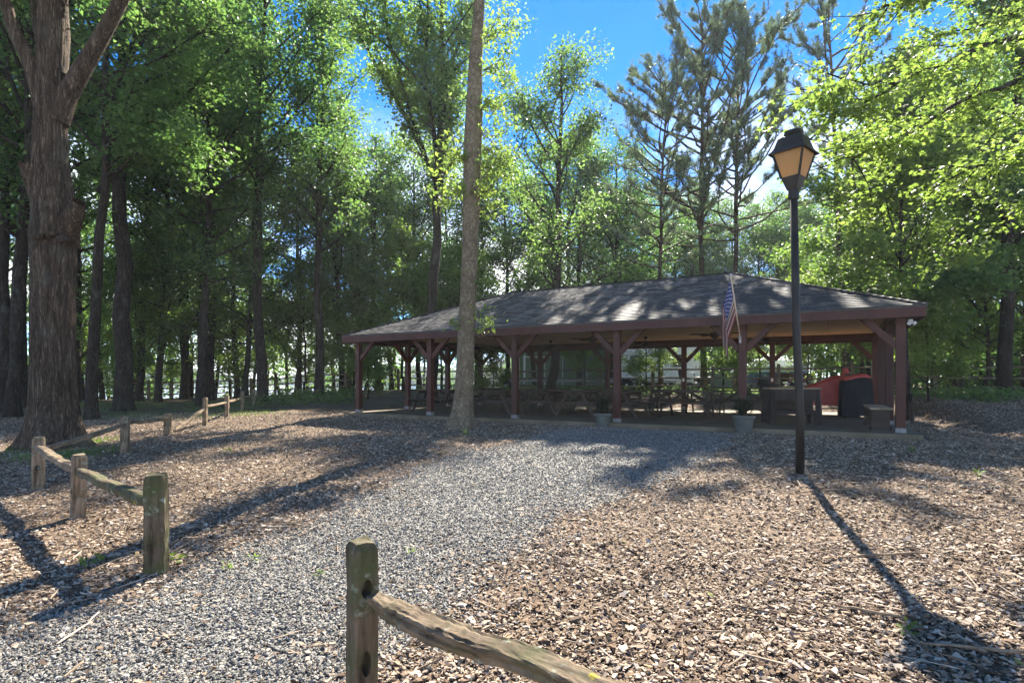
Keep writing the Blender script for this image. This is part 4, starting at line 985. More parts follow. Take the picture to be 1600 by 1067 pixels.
# camper
p = on(1028, 38); r = tag(empty('camper', p, -0.04), 'white travel camper with one dark green window, behind bright leaves and the fence', 'camper')
m = MB(); prof = [(-2.9, .55), (2.7, .55), (3.0, 1.2), (2.95, 2.3), (2.5, 2.95), (-2.8, 2.95), (-3.0, 2.7), (-3.0, .8)]
vs = [(x, -1.15, z) for x, z in prof] + [(x, 1.15, z) for x, z in prof]; n = 8
m.add(vs, [tuple(range(n)), tuple(range(n, 2 * n))[::-1]] + [((i + 1) % n, i, n + i, n + (i + 1) % n) for i in range(n)]); m.build('body', M['white'], r, bevel=.05)
for x, w, h, zz in ((1.0, .75, .8, 1.9), (-1.6, .9, .5, 2.0)):
    m = MB(); m.box((x, -1.17, zz), (w + .1, .04, h + .1)); o = m.build('window_frame', M['galv'], r); m = MB(); m.box((x, -1.2, zz), (w, .03, h)); m.build('pane', M['dark_glass'], o)
m = MB(); m.box((1.95, -1.17, 1.6), (.65, .035, 1.8)); o = m.build('door', M['white'], r); m = MB(); m.box((2.2, -1.2, 1.5), (.05, .04, .12)); m.build('handle', M['black_metal'], o)
m = MB(); m.box((-.35, -1.16, 2.22), (1.2, .012, .13)); m.build('side_stripe', M['black_metal'], r)
for x in (-.5, .4):
    for s in (-1, 1): wheel(r, x, s * 1.0, .36, .36)
# covered boat
p = on(1205, 30.5); r = tag(empty('covered_boat', p, 0.05), 'boat with a pale top cover and blue hull on a trailer, behind the fence', 'boat')
def hull(levels, name, mat):
    m = MB(); vs = []; n = 24
    for z, L_, W_, bow in levels:
        for j in range(n):
            a = 2 * math.pi * j / n; c, s = math.cos(a), math.sin(a); x = math.copysign(abs(c) ** .6, c) * L_; y = math.copysign(abs(s) ** .7, s) * W_ * (1 - .75 * max(0, x / L_) ** 2.2)
            vs.append((x, y, z + bow * max(0, x / L_) ** 2))
    k = len(levels); m.add(vs, [(i * n + j, i * n + (j + 1) % n, (i + 1) * n + (j + 1) % n, (i + 1) * n + j) for i in range(k - 1) for j in range(n)] + [tuple(range(n))[::-1], tuple((k - 1) * n + j for j in range(n))]); return m.build(name, mat, r, smooth=False)
hull([(.45, 1.5, .3, .35), (.7, 1.9, .8, .25), (1.05, 2.1, 1.0, .15)], 'hull', M['blue_vinyl']); hull([(1.05, 2.12, 1.02, .15), (1.35, 1.95, .95, .1), (1.7, 1.3, .55, 0), (1.8, .5, .2, 0)], 'top_cover', M['pale_blue'])
for s in (-1, 1): wheel(r, -.9, s * .95, .33)
m = MB(); m.bar((-1.8, .5, .42), (2.6, 0, .42), .08, .1); m.bar((-1.8, -.5, .42), (2.6, 0, .42), .08, .1); m.build('trailer_frame', M['steel_grey'], r)
# red cart, dark motorcycle
p = on(1243, 29); r = tag(empty('red_cart', p, 0.2), 'dark red utility cart with railings, just behind the fence and left of the lamp post', 'cart')
m = MB(); m.box((0, 0, .55), (1.5, .9, .06)); m.build('bed', M['red'], r)
for s in (-1, 1):
    m = MB(); m.box((0, s * .44, .78), (1.5, .03, .36)); m.build('side_panel', M['red'], r)
    for x in (-.5, .5): wheel(r, x, s * .5, .25, .25, .14)
m = MB(); m.box((-.74, 0, .78), (.03, .85, .36)); m.build('end_panel', M['red'], r)
m = MB(); m.tube([(.75, 0, .5), (1.3, 0, .9), (1.35, 0, .95)], .02, 6); m.build('handle', M['black_metal'], r)
p = on(1083, 29.5); r = tag(empty('riding_mower', p, 0.2), 'dark riding mower with a black seat parked behind the fence beside a tree trunk', 'mower')
m = MB(); m.box((.55, 0, .62), (.8, .5, .4)); m.build('hood', M['plastic_black'], r, bevel=.06); m = MB(); m.box((-.15, 0, .45), (1.3, .75, .14)); m.build('deck', M['steel_grey'], r, bevel=.03)
m = MB(); m.box((-.45, 0, .72), (.45, .48, .12)); m.box((-.68, 0, .98), (.1, .46, .45), Euler((0, -.2, 0)).to_matrix()); m.build('seat', M['vinyl_black'], r, bevel=.03)
m = MB(); m.tube([(.2, 0, .6), (.02, 0, 1.02)], .02, 6); m.lathe([(.17, -.012), (.19, 0), (.17, .012)], 18, (0, 0, 1.03)); m.build('steering_wheel', M['plastic_black'], r)
for x, R in ((.75, .19), (-.45, .27)):
    for s in (-1, 1): wheel(r, x, s * .42, R, R, .17)
# a distant lamp with a curved neck
p = on(1383, 30); r = tag(empty('yard_lamp', p), 'dark lamp post with a curved neck behind the right end of the roof', 'street lamp')
h1 = at(1383, 436, 30).z - p.z
m = MB(); m.tube([(0, 0, 0), (0, 0, h1 - .3), (.04, 0, h1 - .1), (.2, 0, h1), (.4, 0, h1 - .12)], .11, 8); m.build('lamp_pole', M['black_metal'], r, smooth=True); m = MB(); m.lathe([(.05, 0), (.12, -.05), (.17, -.2), (.05, -.24)], 12, (.42, 0, h1 - .1)); m.build('lamp_head', M['black_metal'], r)
# ------------------------------------------------------------------ trees
UPV = np.array([0, 0, 1.0])
def nrm(v): return v / (np.linalg.norm(v) + 1e-9)
def grow(g, p, d, L, n, up=0.0, wig=0.12):
    pts = [np.array(p, float)]; d = nrm(np.array(d, float))
    for i in range(n):
        d = nrm(d + UPV * up + g.normal(0, wig, 3)); pts.append(pts[-1] + d * L / n)
    return pts
def along(pts, u):
    f = u * (len(pts) - 1); i = min(int(f), len(pts) - 2); return pts[i] + (pts[i + 1] - pts[i]) * (f - i), nrm(pts[i + 1] - pts[i])

def leaves(g, twigs, n, L, W, sig, flat=0.6, tilt=0.55, droop=0.25, clump=1.0, w=None):
    """n leaves gathered round the twigs; each a folded four cornered blade"""
    A = np.array([t[0] for t in twigs]); B = np.array([t[1] for t in twigs]); k = len(A)
    w_ = np.linalg.norm(B - A, axis=1) + .15; w_ = w_ * g.uniform(0.25, 1.6, k) ** clump; i = g.choice(k, n, p=w_ / w_.sum())
    u = g.random((n, 1)) ** 0.7; off = g.normal(0, 1, (n, 3)) * sig; off[:, 2] *= flat
    c = A[i] + (B[i] - A[i]) * u + off
    tone_k = g.random(k); tone = np.clip(0.5 + (tone_k[i] - .5) * .5 + g.normal(0, .18, n), 0, 1)
    N = g.normal(0, tilt, (n, 3)) + UPV; N /= np.linalg.norm(N, axis=1, keepdims=True)
    ax = g.normal(0, 1, (n, 3)); ax -= N * (ax * N).sum(1, keepdims=True); ax /= np.linalg.norm(ax, axis=1, keepdims=True); ax[:, 2] -= droop; ax /= np.linalg.norm(ax, axis=1, keepdims=True)
    sd = np.cross(N, ax); sd /= np.linalg.norm(sd, axis=1, keepdims=True); N = np.cross(ax, sd)
    s = g.uniform(.65, 1.35, (n, 1)); Ls, Ws = L * s, W * s * g.uniform(.8, 1.2, (n, 1))
    V = np.stack([c - ax * Ls * .5, c - ax * Ls * .05 + sd * Ws * .5 + N * Ws * .18, c + ax * Ls * .5 - N * Ls * .08, c - ax * Ls * .05 - sd * Ws * .5 + N * Ws * .18], 1).reshape(-1, 3)
    return V, np.arange(4 * n).reshape(n, 4), tone

def star_leaves(g, c, size, tone):
    """palmate leaves with five points"""
    n = len(c); a = np.array([k * math.pi / 5 for k in range(10)]); rr = np.array([1.0, .40, .85, .38, .55, .22, .55, .38, .85, .40]); S = np.stack([np.cos(a) * rr, np.sin(a) * rr], 1)
    N = g.normal(0, .5, (n, 3)) + UPV; N /= np.linalg.norm(N, axis=1, keepdims=True); ax = g.normal(0, 1, (n, 3)); ax -= N * (ax * N).sum(1, keepdims=True); ax /= np.linalg.norm(ax, axis=1, keepdims=True); ax[:, 2] -= .35; ax /= np.linalg.norm(ax, axis=1, keepdims=True)
    sd = np.cross(N, ax); sd /= np.linalg.norm(sd, axis=1, keepdims=True); N = np.cross(ax, sd); s = size * g.uniform(.65, 1.25, (n, 1))
    V = c[:, None, :] + (ax[:, None, :] * S[None, :, 0:1] + sd[:, None, :] * S[None, :, 1:2] - N[:, None, :] * (0.12 * (S[None, :, 0:1] ** 2 + S[None, :, 1:2] ** 2))) * s[:, None, :]
    return V.reshape(-1, 3), np.arange(10 * n).reshape(n, 10), tone

def needles(g, twigs, n_tuft, per, L, W):
    A = np.array([t[0] for t in twigs]); B = np.array([t[1] for t in twigs]); k = len(A); i = g.choice(k, n_tuft)
    u = g.uniform(.25, 1.05, (n_tuft, 1)); c = A[i] + (B[i] - A[i]) * u + g.normal(0, .05, (n_tuft, 3)); d = B[i] - A[i]; d /= np.linalg.norm(d, axis=1, keepdims=True) + 1e-6; d = d + UPV * .35
    c = np.repeat(c, per, 0); d = np.repeat(d, per, 0); ax = d * .75 + g.normal(0, .62, (len(c), 3)); ax /= np.linalg.norm(ax, axis=1, keepdims=True)
    sd = np.cross(ax, g.normal(0, 1, (len(c), 3))); sd /= np.linalg.norm(sd, axis=1, keepdims=True); Ls = L * g.uniform(.7, 1.2, (len(c), 1))
    V = np.stack([c - sd * W * .5, c + sd * W * .5, c + ax * Ls], 1).reshape(-1, 3); tone = np.repeat(np.clip(.5 + g.normal(0, .2, n_tuft), 0, 1), per)
    return V, np.arange(3 * len(c)).reshape(-1, 3), tone

PROF = {'round': lambda u: (math.sin(math.pi * (0.10 + 0.86 * u ** 0.8)) * 1.0 + .12), 'tall': lambda u: 0.45 + 0.6 * math.sin(math.pi * min(1, .15 + .8 * u)) - .35 * u, 'cone': lambda u: 1.05 - .85 * u, 'umbrella': lambda u: .45 + .75 * math.sin(math.pi * min(1, .05 + .85 * u)), 'even': lambda u: 1.0 - .45 * u}

def wood_mesh(m): return m.mesh('trunk', True)
def broadleaf(seed, H, cb, R, tr, limbs, nleaf, L, W, prof='round', el=(15, 50), sig=.35, lean=(0, 0), trunk_pts=None, fork=None, mat='leaf_dark', barkm='bark_dark', star=0.0, clump=1.0, sec=5, up=.06, tilt=.55, n0=10):
    """returns (wood mesh, leaf mesh, twigs): tapered trunk, limbs, twigs and leaves"""
    g = np.random.default_rng(seed); m = MB(); twigs = []
    if trunk_pts is None:
        k = 12; w = np.cumsum(g.normal(0, .012 * H / 3, (k + 1, 2)), 0); w -= w[0]
        trunk_pts = [np.array([w[i, 0] + lean[0] * i / k * H, w[i, 1] + lean[1] * i / k * H, H * i / k]) for i in range(k + 1)]
        trunk_pts[0][2] = -.15
        trunk_pts.insert(1, np.array([trunk_pts[0][0], trunk_pts[0][1], .25])); trunk_pts.insert(2, np.array([trunk_pts[0][0] * .8, trunk_pts[0][1], .8]))
    k = len(trunk_pts); zs = np.array([p[2] for p in trunk_pts])
    rad = [tr * (max(.06, (1 - .92 * max(0, z) / H)) ** .8) * (1.0 + .55 * math.exp(-max(0, z) / .22)) for z in zs]
    m.tube(trunk_pts, rad, n0)
    tr_at = lambda z: tr * max(.06, (1 - .92 * z / H)) ** .8
    az = g.random() * 6.28
    for i in range(limbs):
        u = (i + g.uniform(.1, .9)) / limbs; z = cb + (H * .97 - cb) * u; p, d0 = along(trunk_pts, float(np.interp(z, zs, np.linspace(0, 1, k))))
        az += 2.4 + g.normal(0, .5); e = math.radians(g.uniform(*el) + 25 * u); Ll = max(.5, R * PROF[prof](u) * g.uniform(.7, 1.2))
        pts = grow(g, p, (math.cos(az) * math.cos(e), math.sin(az) * math.cos(e), math.sin(e)), Ll, 6, up, .13)
        r0 = min(tr_at(z) * .55, .022 * Ll + .012); m.tube(pts, [r0 * (1 - .85 * q / 6) for q in range(7)], 6, False)
        twigs.append((pts[-2], pts[-1]))
        for j in range(int(sec + Ll * .9)):
            uu = g.uniform(.22, 1); q, dd = along(pts, uu); a2 = g.uniform(.4, 1.2) * g.choice([-1, 1]); sdv = nrm(np.cross(dd, UPV + g.normal(0, .25, 3)))
            d2 = nrm(dd * math.cos(a2) + sdv * math.sin(a2) + UPV * g.normal(.12, .25)); L2 = Ll * g.uniform(.18, .42) * (1.15 - .5 * uu) + .25
            tp = grow(g, q, d2, L2, 3, .03, .18); m.tube(tp, [r0 * .34, r0 * .24, r0 * .15, r0 * .06], 4, False)
            twigs += [(tp[0] + (tp[1] - tp[0]) * .4, tp[2]), (tp[2], tp[3] + (tp[3] - tp[2]) * .4)]
    V, Fc, tone = leaves(g, twigs, nleaf, L, W, sig, clump=clump, tilt=tilt)
    return m.mesh('trunk', True), np_mesh('crown', V, Fc, tone), twigs, trunk_pts

def pine(seed, H, cb, R, tr, limbs, tufts, lean=(0, 0), up=.05, per=12, Ln=.22, Wn=.016):
    g = np.random.default_rng(seed); m = MB(); twigs = []; k = 12; w = np.cumsum(g.normal(0, .06, (k + 1, 2)), 0); w -= w[0]
    tp = [np.array([w[i, 0] + lean[0] * H * i / k, w[i, 1] + lean[1] * H * i / k, H * i / k]) for i in range(k + 1)]; tp[0][2] = -.15; zs = np.array([p[2] for p in tp])
    m.tube(tp, [tr * (1 - .9 * max(0, z) / H) ** .75 * (1 + .4 * math.exp(-max(0, z) / .3)) for z in zs], 10); az = 0
    for i in range(limbs):
        u = (i + g.uniform(0, 1)) / limbs; z = cb + (H - cb) * u * .99; p, d0 = along(tp, float(np.interp(z, zs, np.linspace(0, 1, k + 1)))); az += 2.4 + g.normal(0, .6)
        e = math.radians(g.uniform(-5, 28) + 34 * u); Ll = max(.6, R * (1.15 * math.sin(math.pi * min(1, .25 + .68 * u)) + .1) * g.uniform(.6, 1.25)); pts = grow(g, p, (math.cos(az) * math.cos(e), math.sin(az) * math.cos(e), math.sin(e)), Ll, 6, up + .04, .16)
        r0 = min(tr * .4, .016 * Ll + .012); m.tube(pts, [r0 * (1 - .8 * q / 6) for q in range(7)], 5, False)
        for j in range(int(5 + Ll * 2.6)):
            uu = g.uniform(.42, 1) ** .8; q, dd = along(pts, uu); a2 = g.uniform(.3, 1.0) * g.choice([-1, 1]); sdv = nrm(np.cross(dd, UPV + g.normal(0, .4, 3))); d2 = nrm(dd * math.cos(a2) + sdv * math.sin(a2) + UPV * .3); L2 = g.uniform(.25, .75)
            t2 = grow(g, q, d2, L2, 2, .15, .15); m.tube(t2, [r0 * .3, r0 * .2, r0 * .12], 4, False); twigs += [(t2[0], t2[1]), (t2[1], t2[2])]
    V, Fc, tone = needles(g, twigs, tufts, per, Ln, Wn); return m.mesh('trunk', True), np_mesh('crown', V, Fc, tone)

def place(name, meshes, mats, loc, rz=0, sc=1.0, label=None, cat='tree', group=None, sz=None):
    r = empty(name, loc, rz, sc)
    if sz: r.scale = (sc, sc, sz)
    link('trunk', meshes[0], M[mats[0]], r); link('crown', meshes[1], M[mats[1]], r)
    return tag(r, label, cat, group)

# kinds shared by the wood behind
K = {}
K['a'] = broadleaf(11, 19, 5.5, 4.6, .21, 34, 15000, .19, .115, 'round', (10, 45), .38)[:2]
K['b'] = broadleaf(12, 22, 7.5, 4.2, .24, 36, 15000, .19, .115, 'tall', (15, 55), .38)[:2]
K['c'] = broadleaf(13, 16, 2.6, 4.4, .17, 34, 15000, .185, .115, 'round', (0, 40), .36, mat='leaf_mid')[:2]
K['d'] = broadleaf(14, 8.5, 1.3, 3.3, .085, 26, 14000, .165, .105, 'round', (5, 45), .30)[:2]
K['e'] = broadleaf(15, 6.0, .7, 2.7, .06, 24, 11000, .15, .10, 'even', (0, 40), .26)[:2]
K['f'] = broadleaf(16, 24, 10, 4.8, .28, 30, 14000, .20, .12, 'umbrella', (20, 55), .42)[:2]
K['g'] = broadleaf(17, 17, 3.5, 3.7, .18, 36, 15000, .175, .105, 'tall', (5, 45), .34)[:2]
K['p'] = pine(21, 19, 7.5, 3.1, .19, 46, 3600)
K['q'] = pine(22, 16, 5, 2.6, .15, 44, 3000)
K['s'] = broadleaf(18, 2.0, .1, 1.15, .025, 16, 3200, .12, .075, 'even', (10, 60), .16)[:2]
HT = {'a': 19, 'b': 22, 'c': 16, 'd': 8.5, 'e': 6, 'f': 24, 'g': 17, 'p': 19, 'q': 16, 's': 2.0}

LOOK = {'a': 'broad', 'b': 'tall narrow', 'c': 'low branched', 'd': 'small', 'e': 'bushy little', 'f': 'high crowned', 'g': 'slender', 'q': 'thin pine like'}
SPOT = [(60, 'left of the big oak'), (200, 'behind the big oak and its slim neighbours'), (300, 'behind the corner of the left fence'), (420, 'where the left fence meets the wood'), (540, 'left of the pavilion roof'), (660, 'above the left end of the roof'),
        (790, 'behind the forked tree'), (900, 'behind the airy young oak'), (1010, 'above the middle of the roof'), (1125, 'behind the two left pines'), (1215, 'behind the rightmost tall pine'), (1340, 'behind the lamp post'), (1480, 'behind the right hip of the roof'), (1610, 'beyond the right fence'), (9999, 'past the big leafy tree at the right edge')]
def wood(rows, name, mats, tint, group, cat='tree'):
    ym = sorted(r_[1] for r_ in rows)[len(rows) // 2]
    for px, Y, kd, s in rows:
        label = '%s %s tree %s, %s' % (LOOK[kd], tint, next(t for lim, t in SPOT if px < lim), 'nearer row' if Y < ym else 'farther row')
        place(name, K[kd], mats, on(px, Y), rnd.random() * 6.28, s * rnd.uniform(.93, 1.07), label, cat, group)

D, Md, Mp, Nd = ('bark_dark', 'leaf_dark'), ('bark_dark', 'leaf_mid'), ('bark_dark', 'leaf_maple'), ('bark_pine', 'needle')
# trunks of the left wood that can be told apart: pixel at the foot, distance, kind, size, label
left = [(4, 24, 'b', 1.0, 'dark trunk at the very left edge, beyond the big oak'), (20, 21, 'a', 1.15, 'thick dark trunk, second from the left edge, leaning a little right'), (38, 26, 'f', .95, 'pale barked trunk, third from the left edge, close to the big oak'),
        (247, 30, 'g', 1.0, 'slim tree, first to the right of the thick double trunk behind the fence'), (288, 33, 'b', .95, 'slim dark trunk before the lake, first of the close group'), (313, 31, 'a', 1.1, 'dark trunk of a close pair in front of the lake fence, the left one'), (327, 31.5, 'f', 1.0, 'dark trunk of a close pair in front of the lake fence, the right one'),
        (371, 33, 'c', 1.0, 'forked dark tree at the lake fence, right of the close pair'), (410, 28, 'f', .95, 'tree with a pale flared foot where the left fence ends'), (498, 30, 'b', .98, 'tree with a sunlit brown foot left of the pavilion'), (535, 34, 'g', 1.05, 'dark slim tree behind the left corner of the pavilion roof')]
for k, (px, Y, kd, s, lab) in enumerate(left): place('forest_tree', K[kd], D if k % 3 else Md, on(px, Y), 1.3 * k, s, lab, 'tree', 'trees of the left wood')
# the tree with a long slanting limb, and the thick straight one beside it
def special(seed, px, Y, H, tr, limbs_px, label, kind='leaf_dark', R=3.6, cb=7.0, nleaf=20000, limbs=26, L=.17, W=.10, prof='round', topx=None, barkm='bark_dark', name='forest_tree', el=(15, 50), sig=.34, twigL=1.0, sec=5, mult=9):
    """a tree whose trunk and main limbs follow the photograph; limbs_px: list of pixel polylines with a depth drift"""
    b = on(px, Y); tx = (topx[0] - 800) / F * Y if topx else b.x; tz = C0 + (HY - topx[1]) / F * Y - b.z if topx else H
    lean = ((tx - b.x) / tz, 0); g = np.random.default_rng(seed)
    wm, cm, tw, tp = broadleaf(seed, H, cb, R, tr, limbs, 10, L, W, prof, el, sig, lean, sec=sec)
    m = MB(); tw = list(tw)
    for pl, r0, r1, dy in limbs_px:
        n = len(pl); pts = [np.array(at(x, y, Y + dy * i / max(1, n - 1)) - b) for i, (x, y) in enumerate(pl)]
        fine = [along(pts, i / 10)[0] + g.normal(0, .03, 3) * (0 < i < 10) for i in range(11)]
        m.tube(fine, [r0 + (r1 - r0) * i / 10 for i in range(11)], 8)
        Lt = np.linalg.norm(fine[-1] - fine[0])
        for j in range(int(mult + Lt * 3.0)):
            uu = g.uniform(.2, 1); q, dd = along(fine, uu); sdv = nrm(np.cross(dd, UPV + g.normal(0, .6, 3))); a2 = g.uniform(.5, 1.3) * g.choice([-1, 1]); t2 = grow(g, q, dd * math.cos(a2) + sdv * math.sin(a2) + UPV * .1, g.uniform(.6, 1.9) * twigL, 4, .05, .18)
            m.tube(t2, [r0 * .22, r0 * .17, r0 * .12, r0 * .08, .004], 4, False); tw += [(t2[0], t2[2]), (t2[2], t2[4])]
            for _ in range(2):
                t3 = grow(g, t2[2], nrm(t2[4] - t2[2]) + g.normal(0, .6, 3), .5 * twigL, 2, 0, .2); m.tube(t3, [.008, .006, .003], 3, False); tw.append((t3[0], t3[2]))
    V, Fc, tone = leaves(g, tw, nleaf, L, W, sig * .9); cmn = np_mesh('crown', V, Fc, tone)
    r = empty(name, b); t = link('trunk', wm, M[barkm], r)
    if m.v: m.build('limb', M[barkm], r, smooth=True)
    link('crown', cmn, M[kind], r); return tag(r, label, 'tree')
special(31, 143, 19.5, 19, .20, [([(152, 300), (190, 262), (235, 200), (300, 140), (375, 58)], .10, .03, 1.0), ([(158, 285), (230, 228), (300, 225)], .05, .015, -.5)], 'slim tree behind the big oak with a long bare limb slanting up to the right', topx=(152, 0), cb=8.5, nleaf=16000)
special(32, 193, 22.5, 23, .34, [([(200, 92), (250, 78), (300, 55), (360, 38)], .12, .03, -1.0), ([(205, 85), (214, 50), (232, 0), (240, -60)], .11, .06, 0)], 'thick straight dark trunk right of the slim tree behind the fence', topx=(197, 0), cb=9, nleaf=17000, R=4.4)
special(33, 674, 26, 22, .27, [([(682, 285), (650, 215), (610, 140), (560, 55), (530, 0)], .14, .03, 1), ([(686, 280), (678, 200), (664, 120), (668, 0)], .15, .05, -1), ([(688, 290), (702, 190), (706, 100), (735, 20)], .14, .04, .6), ([(664, 240), (632, 150), (606, 60), (600, -20)], .08, .03, -1)], 'tall tree forking into several steep limbs just left of the smooth grey trunk', topx=(684, 250), cb=9.5, nleaf=24000, R=4.0, kind='leaf_mid', L=.18, W=.10)
special(34, 861, 27, 16.6, .23, [([(857, 245), (835, 205), (815, 160), (800, 130)], .06, .02, .5), ([(858, 250), (880, 245), (905, 225), (930, 190)], .05, .015, 0), ([(858, 190), (880, 130), (920, 90)], .05, .015, .5)], 'airy young oak standing alone against the sky behind the pavilion', topx=(868, 60), cb=3.2, nleaf=13500, R=3.9, L=.17, W=.085, kind='leaf_mid', prof='tall', limbs=30, sec=5, el=(20, 50))

# pines in the middle
pines = [(1033, 28, 15.6, 6.2, 3.0, .12, 3600, (.02, 0), 'slim pine, leftmost of the three behind the roof ridge'), (1100, 29, 19.2, 7.4, 4.1, .17, 9500, (.004, 0), 'tallest pine, middle one of the three above the roof'), (1151, 30, 19.4, 8.0, 4.1, .15, 9500, (-.004, 0), 'tall pine, rightmost of the three, just left of the lantern')]
for k, (px, Y, H, cb, R, tr, tf, ln, lab) in enumerate(pines):
    a = pine(40 + k, H, cb, R, tr, 54, tf, ln); place('pine_tree', a, Nd, on(px, Y), 0, 1, lab, 'tree', 'pine trees behind the pavilion')
a = pine(45, 20.5, 9.5, 3.2, .17, 36, 4000, (-.035, 0)); place('pine_tree', a, Nd, on(1322, 29), 0, 1, 'pine leaning left, its bare trunk just right of the lantern', 'tree', 'pine trees behind the pavilion')
special(35, 1410, 25, 15, .15, [([(1404, 285), (1370, 250), (1350, 240)], .04, .012, 0)], 'slim leafy tree rising behind the right end of the roof', topx=(1403, 180), cb=4.0, nleaf=24000, R=3.2, kind='leaf_maple', prof='tall', L=.17, W=.12, limbs=34)
special(36, 1568, 20.5, 17, .24, [([(1572, 330), (1540, 300), (1500, 290)], .05, .015, -1), ([(1574, 420), (1520, 430), (1470, 450)], .04, .012, -1.5)], 'big leafy tree at the right fence with a thick bare lower trunk', topx=(1576, 250), cb=4.2, nleaf=30000, R=3.9, kind='leaf_mid', L=.16, W=.11, limbs=36)
special(37, 1419, 16.8, 8.2, .12, [], 'slim dark trunk close behind the near right corner post', topx=(1417, 430), cb=3.6, nleaf=9000, R=2.2, kind='leaf_maple', L=.15, W=.11, limbs=20)

# young trees round the back of the pavilion
def small(px, Y, kd, s, lab, mats=Mp, rz=0): place('young_tree', K[kd], mats, on(px, Y), rz, s, lab, 'tree', 'young trees with bright leaves')
small(1010, 26.4, 'e', .62, 'young tree with bright leaves in front of the camper'); small(912, 29.5, 'd', .52, 'young tree with bright leaves hanging before the green house wall', rz=2)
small(1130, 27, 'e', .72, 'young bright tree behind the flag, at the fence', rz=1); small(1188, 26, 'd', .55, 'young dark leaning tree at the fence behind the trash can', rz=4); small(1262, 27.5, 'e', .8, 'young bright tree behind the lamp post, at the fence', rz=3)
small(1450, 19.5, 'e', .62, 'young bright tree filling the gap right of the near corner post', rz=2.2); small(1492, 26.5, 'd', .9, 'young bright tree behind the right fence', rz=.6); small(1392, 28, 'd', .95, 'young bright tree above the right hip of the roof', rz=5); small(1330, 34, 'c', .62, 'bright middle sized tree behind the leaning pine', rz=3.3)
small(1540, 23.5, 'd', 1.0, 'young bright tree in front of the right fence, before the big leafy tree', rz=1.9); small(1345, 31, 'd', 1.25, 'young bright tree just right of the leaning pine trunk', rz=2.9)
small(770, 25.5, 'e', .55, 'small bright sapling at the back fence beside the smooth grey trunk', rz=5.2); small(575, 27.5, 's', 1.2, 'small bright bush at the foot of the back fence, left end', rz=1)

# the wood behind: alike trees that nothing singles out
rows = []
g_ = np.random.default_rng(77)
for Y0, pxs, kinds, ss_ in ((24, range(-160, 330, 240), 'af', (.9, 1.1)), (29, range(-200, 560, 200), 'gbag', (.8, 1.0)), (36, range(-150, 560, 150), 'cgc', (.75, .95)), (41, range(280, 640, 130), 'cd', (.8, 1.0)), (32, range(110, 590, 115), 'ed', (.75, 1.05)), (38, range(120, 600, 120), 'de', (.9, 1.2))):
    for j, px in enumerate(pxs):
        px_ = px + g_.uniform(-24, 24); Y = Y0 + g_.uniform(-2, 2)
        if 20 < px_ < 110 and Y < 26: continue
        rows.append((px_, Y, kinds[j % len(kinds)], g_.uniform(*ss_)))
rows += [(118, 31, 'c', 1.1), (160, 37, 'g', .9), (612, 40, 'c', 1.0), (655, 39, 'a', .86), (700, 41, 'c', 1.05), (745, 39, 'g', .95), (630, 33, 'd', 1.0), (690, 32, 'e', 1.15), (735, 33, 'd', .9), (590, 36, 'g', .9)]
wood([r_ for i, r_ in enumerate(rows) if i % 3], 'forest_tree', D, 'dark green', 'crowd of trees in the left wood')
wood([r_ for i, r_ in enumerate(rows) if i % 3 == 0], 'forest_tree', Md, 'lighter green', 'lighter crowd of trees in the left wood')
rows = [(795, 38, 'c', .95), (835, 37, 'g', .86), (905, 38, 'c', 1.02), (955, 37, 'a', .84), (880, 44, 'a', 1.0), (985, 41, 'c', .95), (1000, 47, 'c', 1.0), (1050, 50, 'g', 1.0), (965, 52, 'q', 1.1), (1075, 46, 'q', .95), (1110, 52, 'c', 1.0), (1180, 50, 'c', 1.02), (1215, 53, 'g', 1.06), (1255, 50, 'c', 1.05), (1150, 57, 'a', 1.0), (1300, 48, 'c', 1.05), (1085, 58, 'a', 1.0), (1020, 59, 'a', .95), (1235, 60, 'a', 1.0), (1280, 57, 'a', .95), (915, 50, 'b', .72), (860, 52, 'b', .74)]
wood(rows, 'forest_tree', Md, 'hazy', 'distant trees behind the house')
rows = [(1345, 42, 'c', .75), (1500, 30, 'a', .8), (1550, 34, 'b', .9), (1600, 28, 'c', .95), (1650, 33, 'a', 1.0), (1700, 26, 'c', 1), (1530, 41, 'b', 1.1), (1630, 40, 'f', 1), (1740, 36, 'b', 1), (1620, 23, 'd', 1.1), (1800, 30, 'a', 1), (1580, 46, 'a', 1.2)]
wood(rows[::2], 'forest_tree', Md, 'dark green', 'trees of the right wood'); wood(rows[1::2], 'forest_tree', Mp, 'yellow green', 'bright trees of the right wood')
# the wood farthest off reads as one mass
g = np.random.default_rng(79); m = MB(); cl = []
for k in range(350):
    px = g.uniform(-450, 2300); Y = g.uniform(55, 82)
    if k > 170: px = g.uniform(1330, 2100); Y = g.uniform(33, 48)
    if px < 640: Y = g.uniform(38, 47) if px > 120 else g.uniform(36, 42)
    b_ = on(px, Y); H_ = g.uniform(5, 9) if px < 640 else g.uniform(7, 13) if k <= 170 else g.uniform(3, 7)
    if px < 640 and g.random() < .5: continue
    m.tube([b_ - Vector((0, 0, .3)), b_ + Vector((g.normal(0, .3), 0, H_ * .5)), b_ + Vector((g.normal(0, .5), 0, H_ * .9))], [.13, .1, .04], 5)
    for j in range(26): 
        h_ = g.uniform(.03, 1.0); r_ = 2.6 * math.sin(math.pi * min(1, .2 + .72 * h_)) * math.sqrt(g.random()); a_ = g.random() * 6.28; c_ = np.array([b_.x + r_ * math.cos(a_), b_.y + r_ * math.sin(a_), b_.z + h_ * H_]); cl.append((c_, c_ + g.normal(0, .5, 3)))
m.build('distant_wood_trunks', M['bark_dark'], None)
V, Fq, tone = leaves(g, cl, 125000, .30, .20, .55); o = link('distant_wood', np_mesh('distant_wood', V, Fq, tone), M['leaf_dark']); tag(o, kind='stuff')
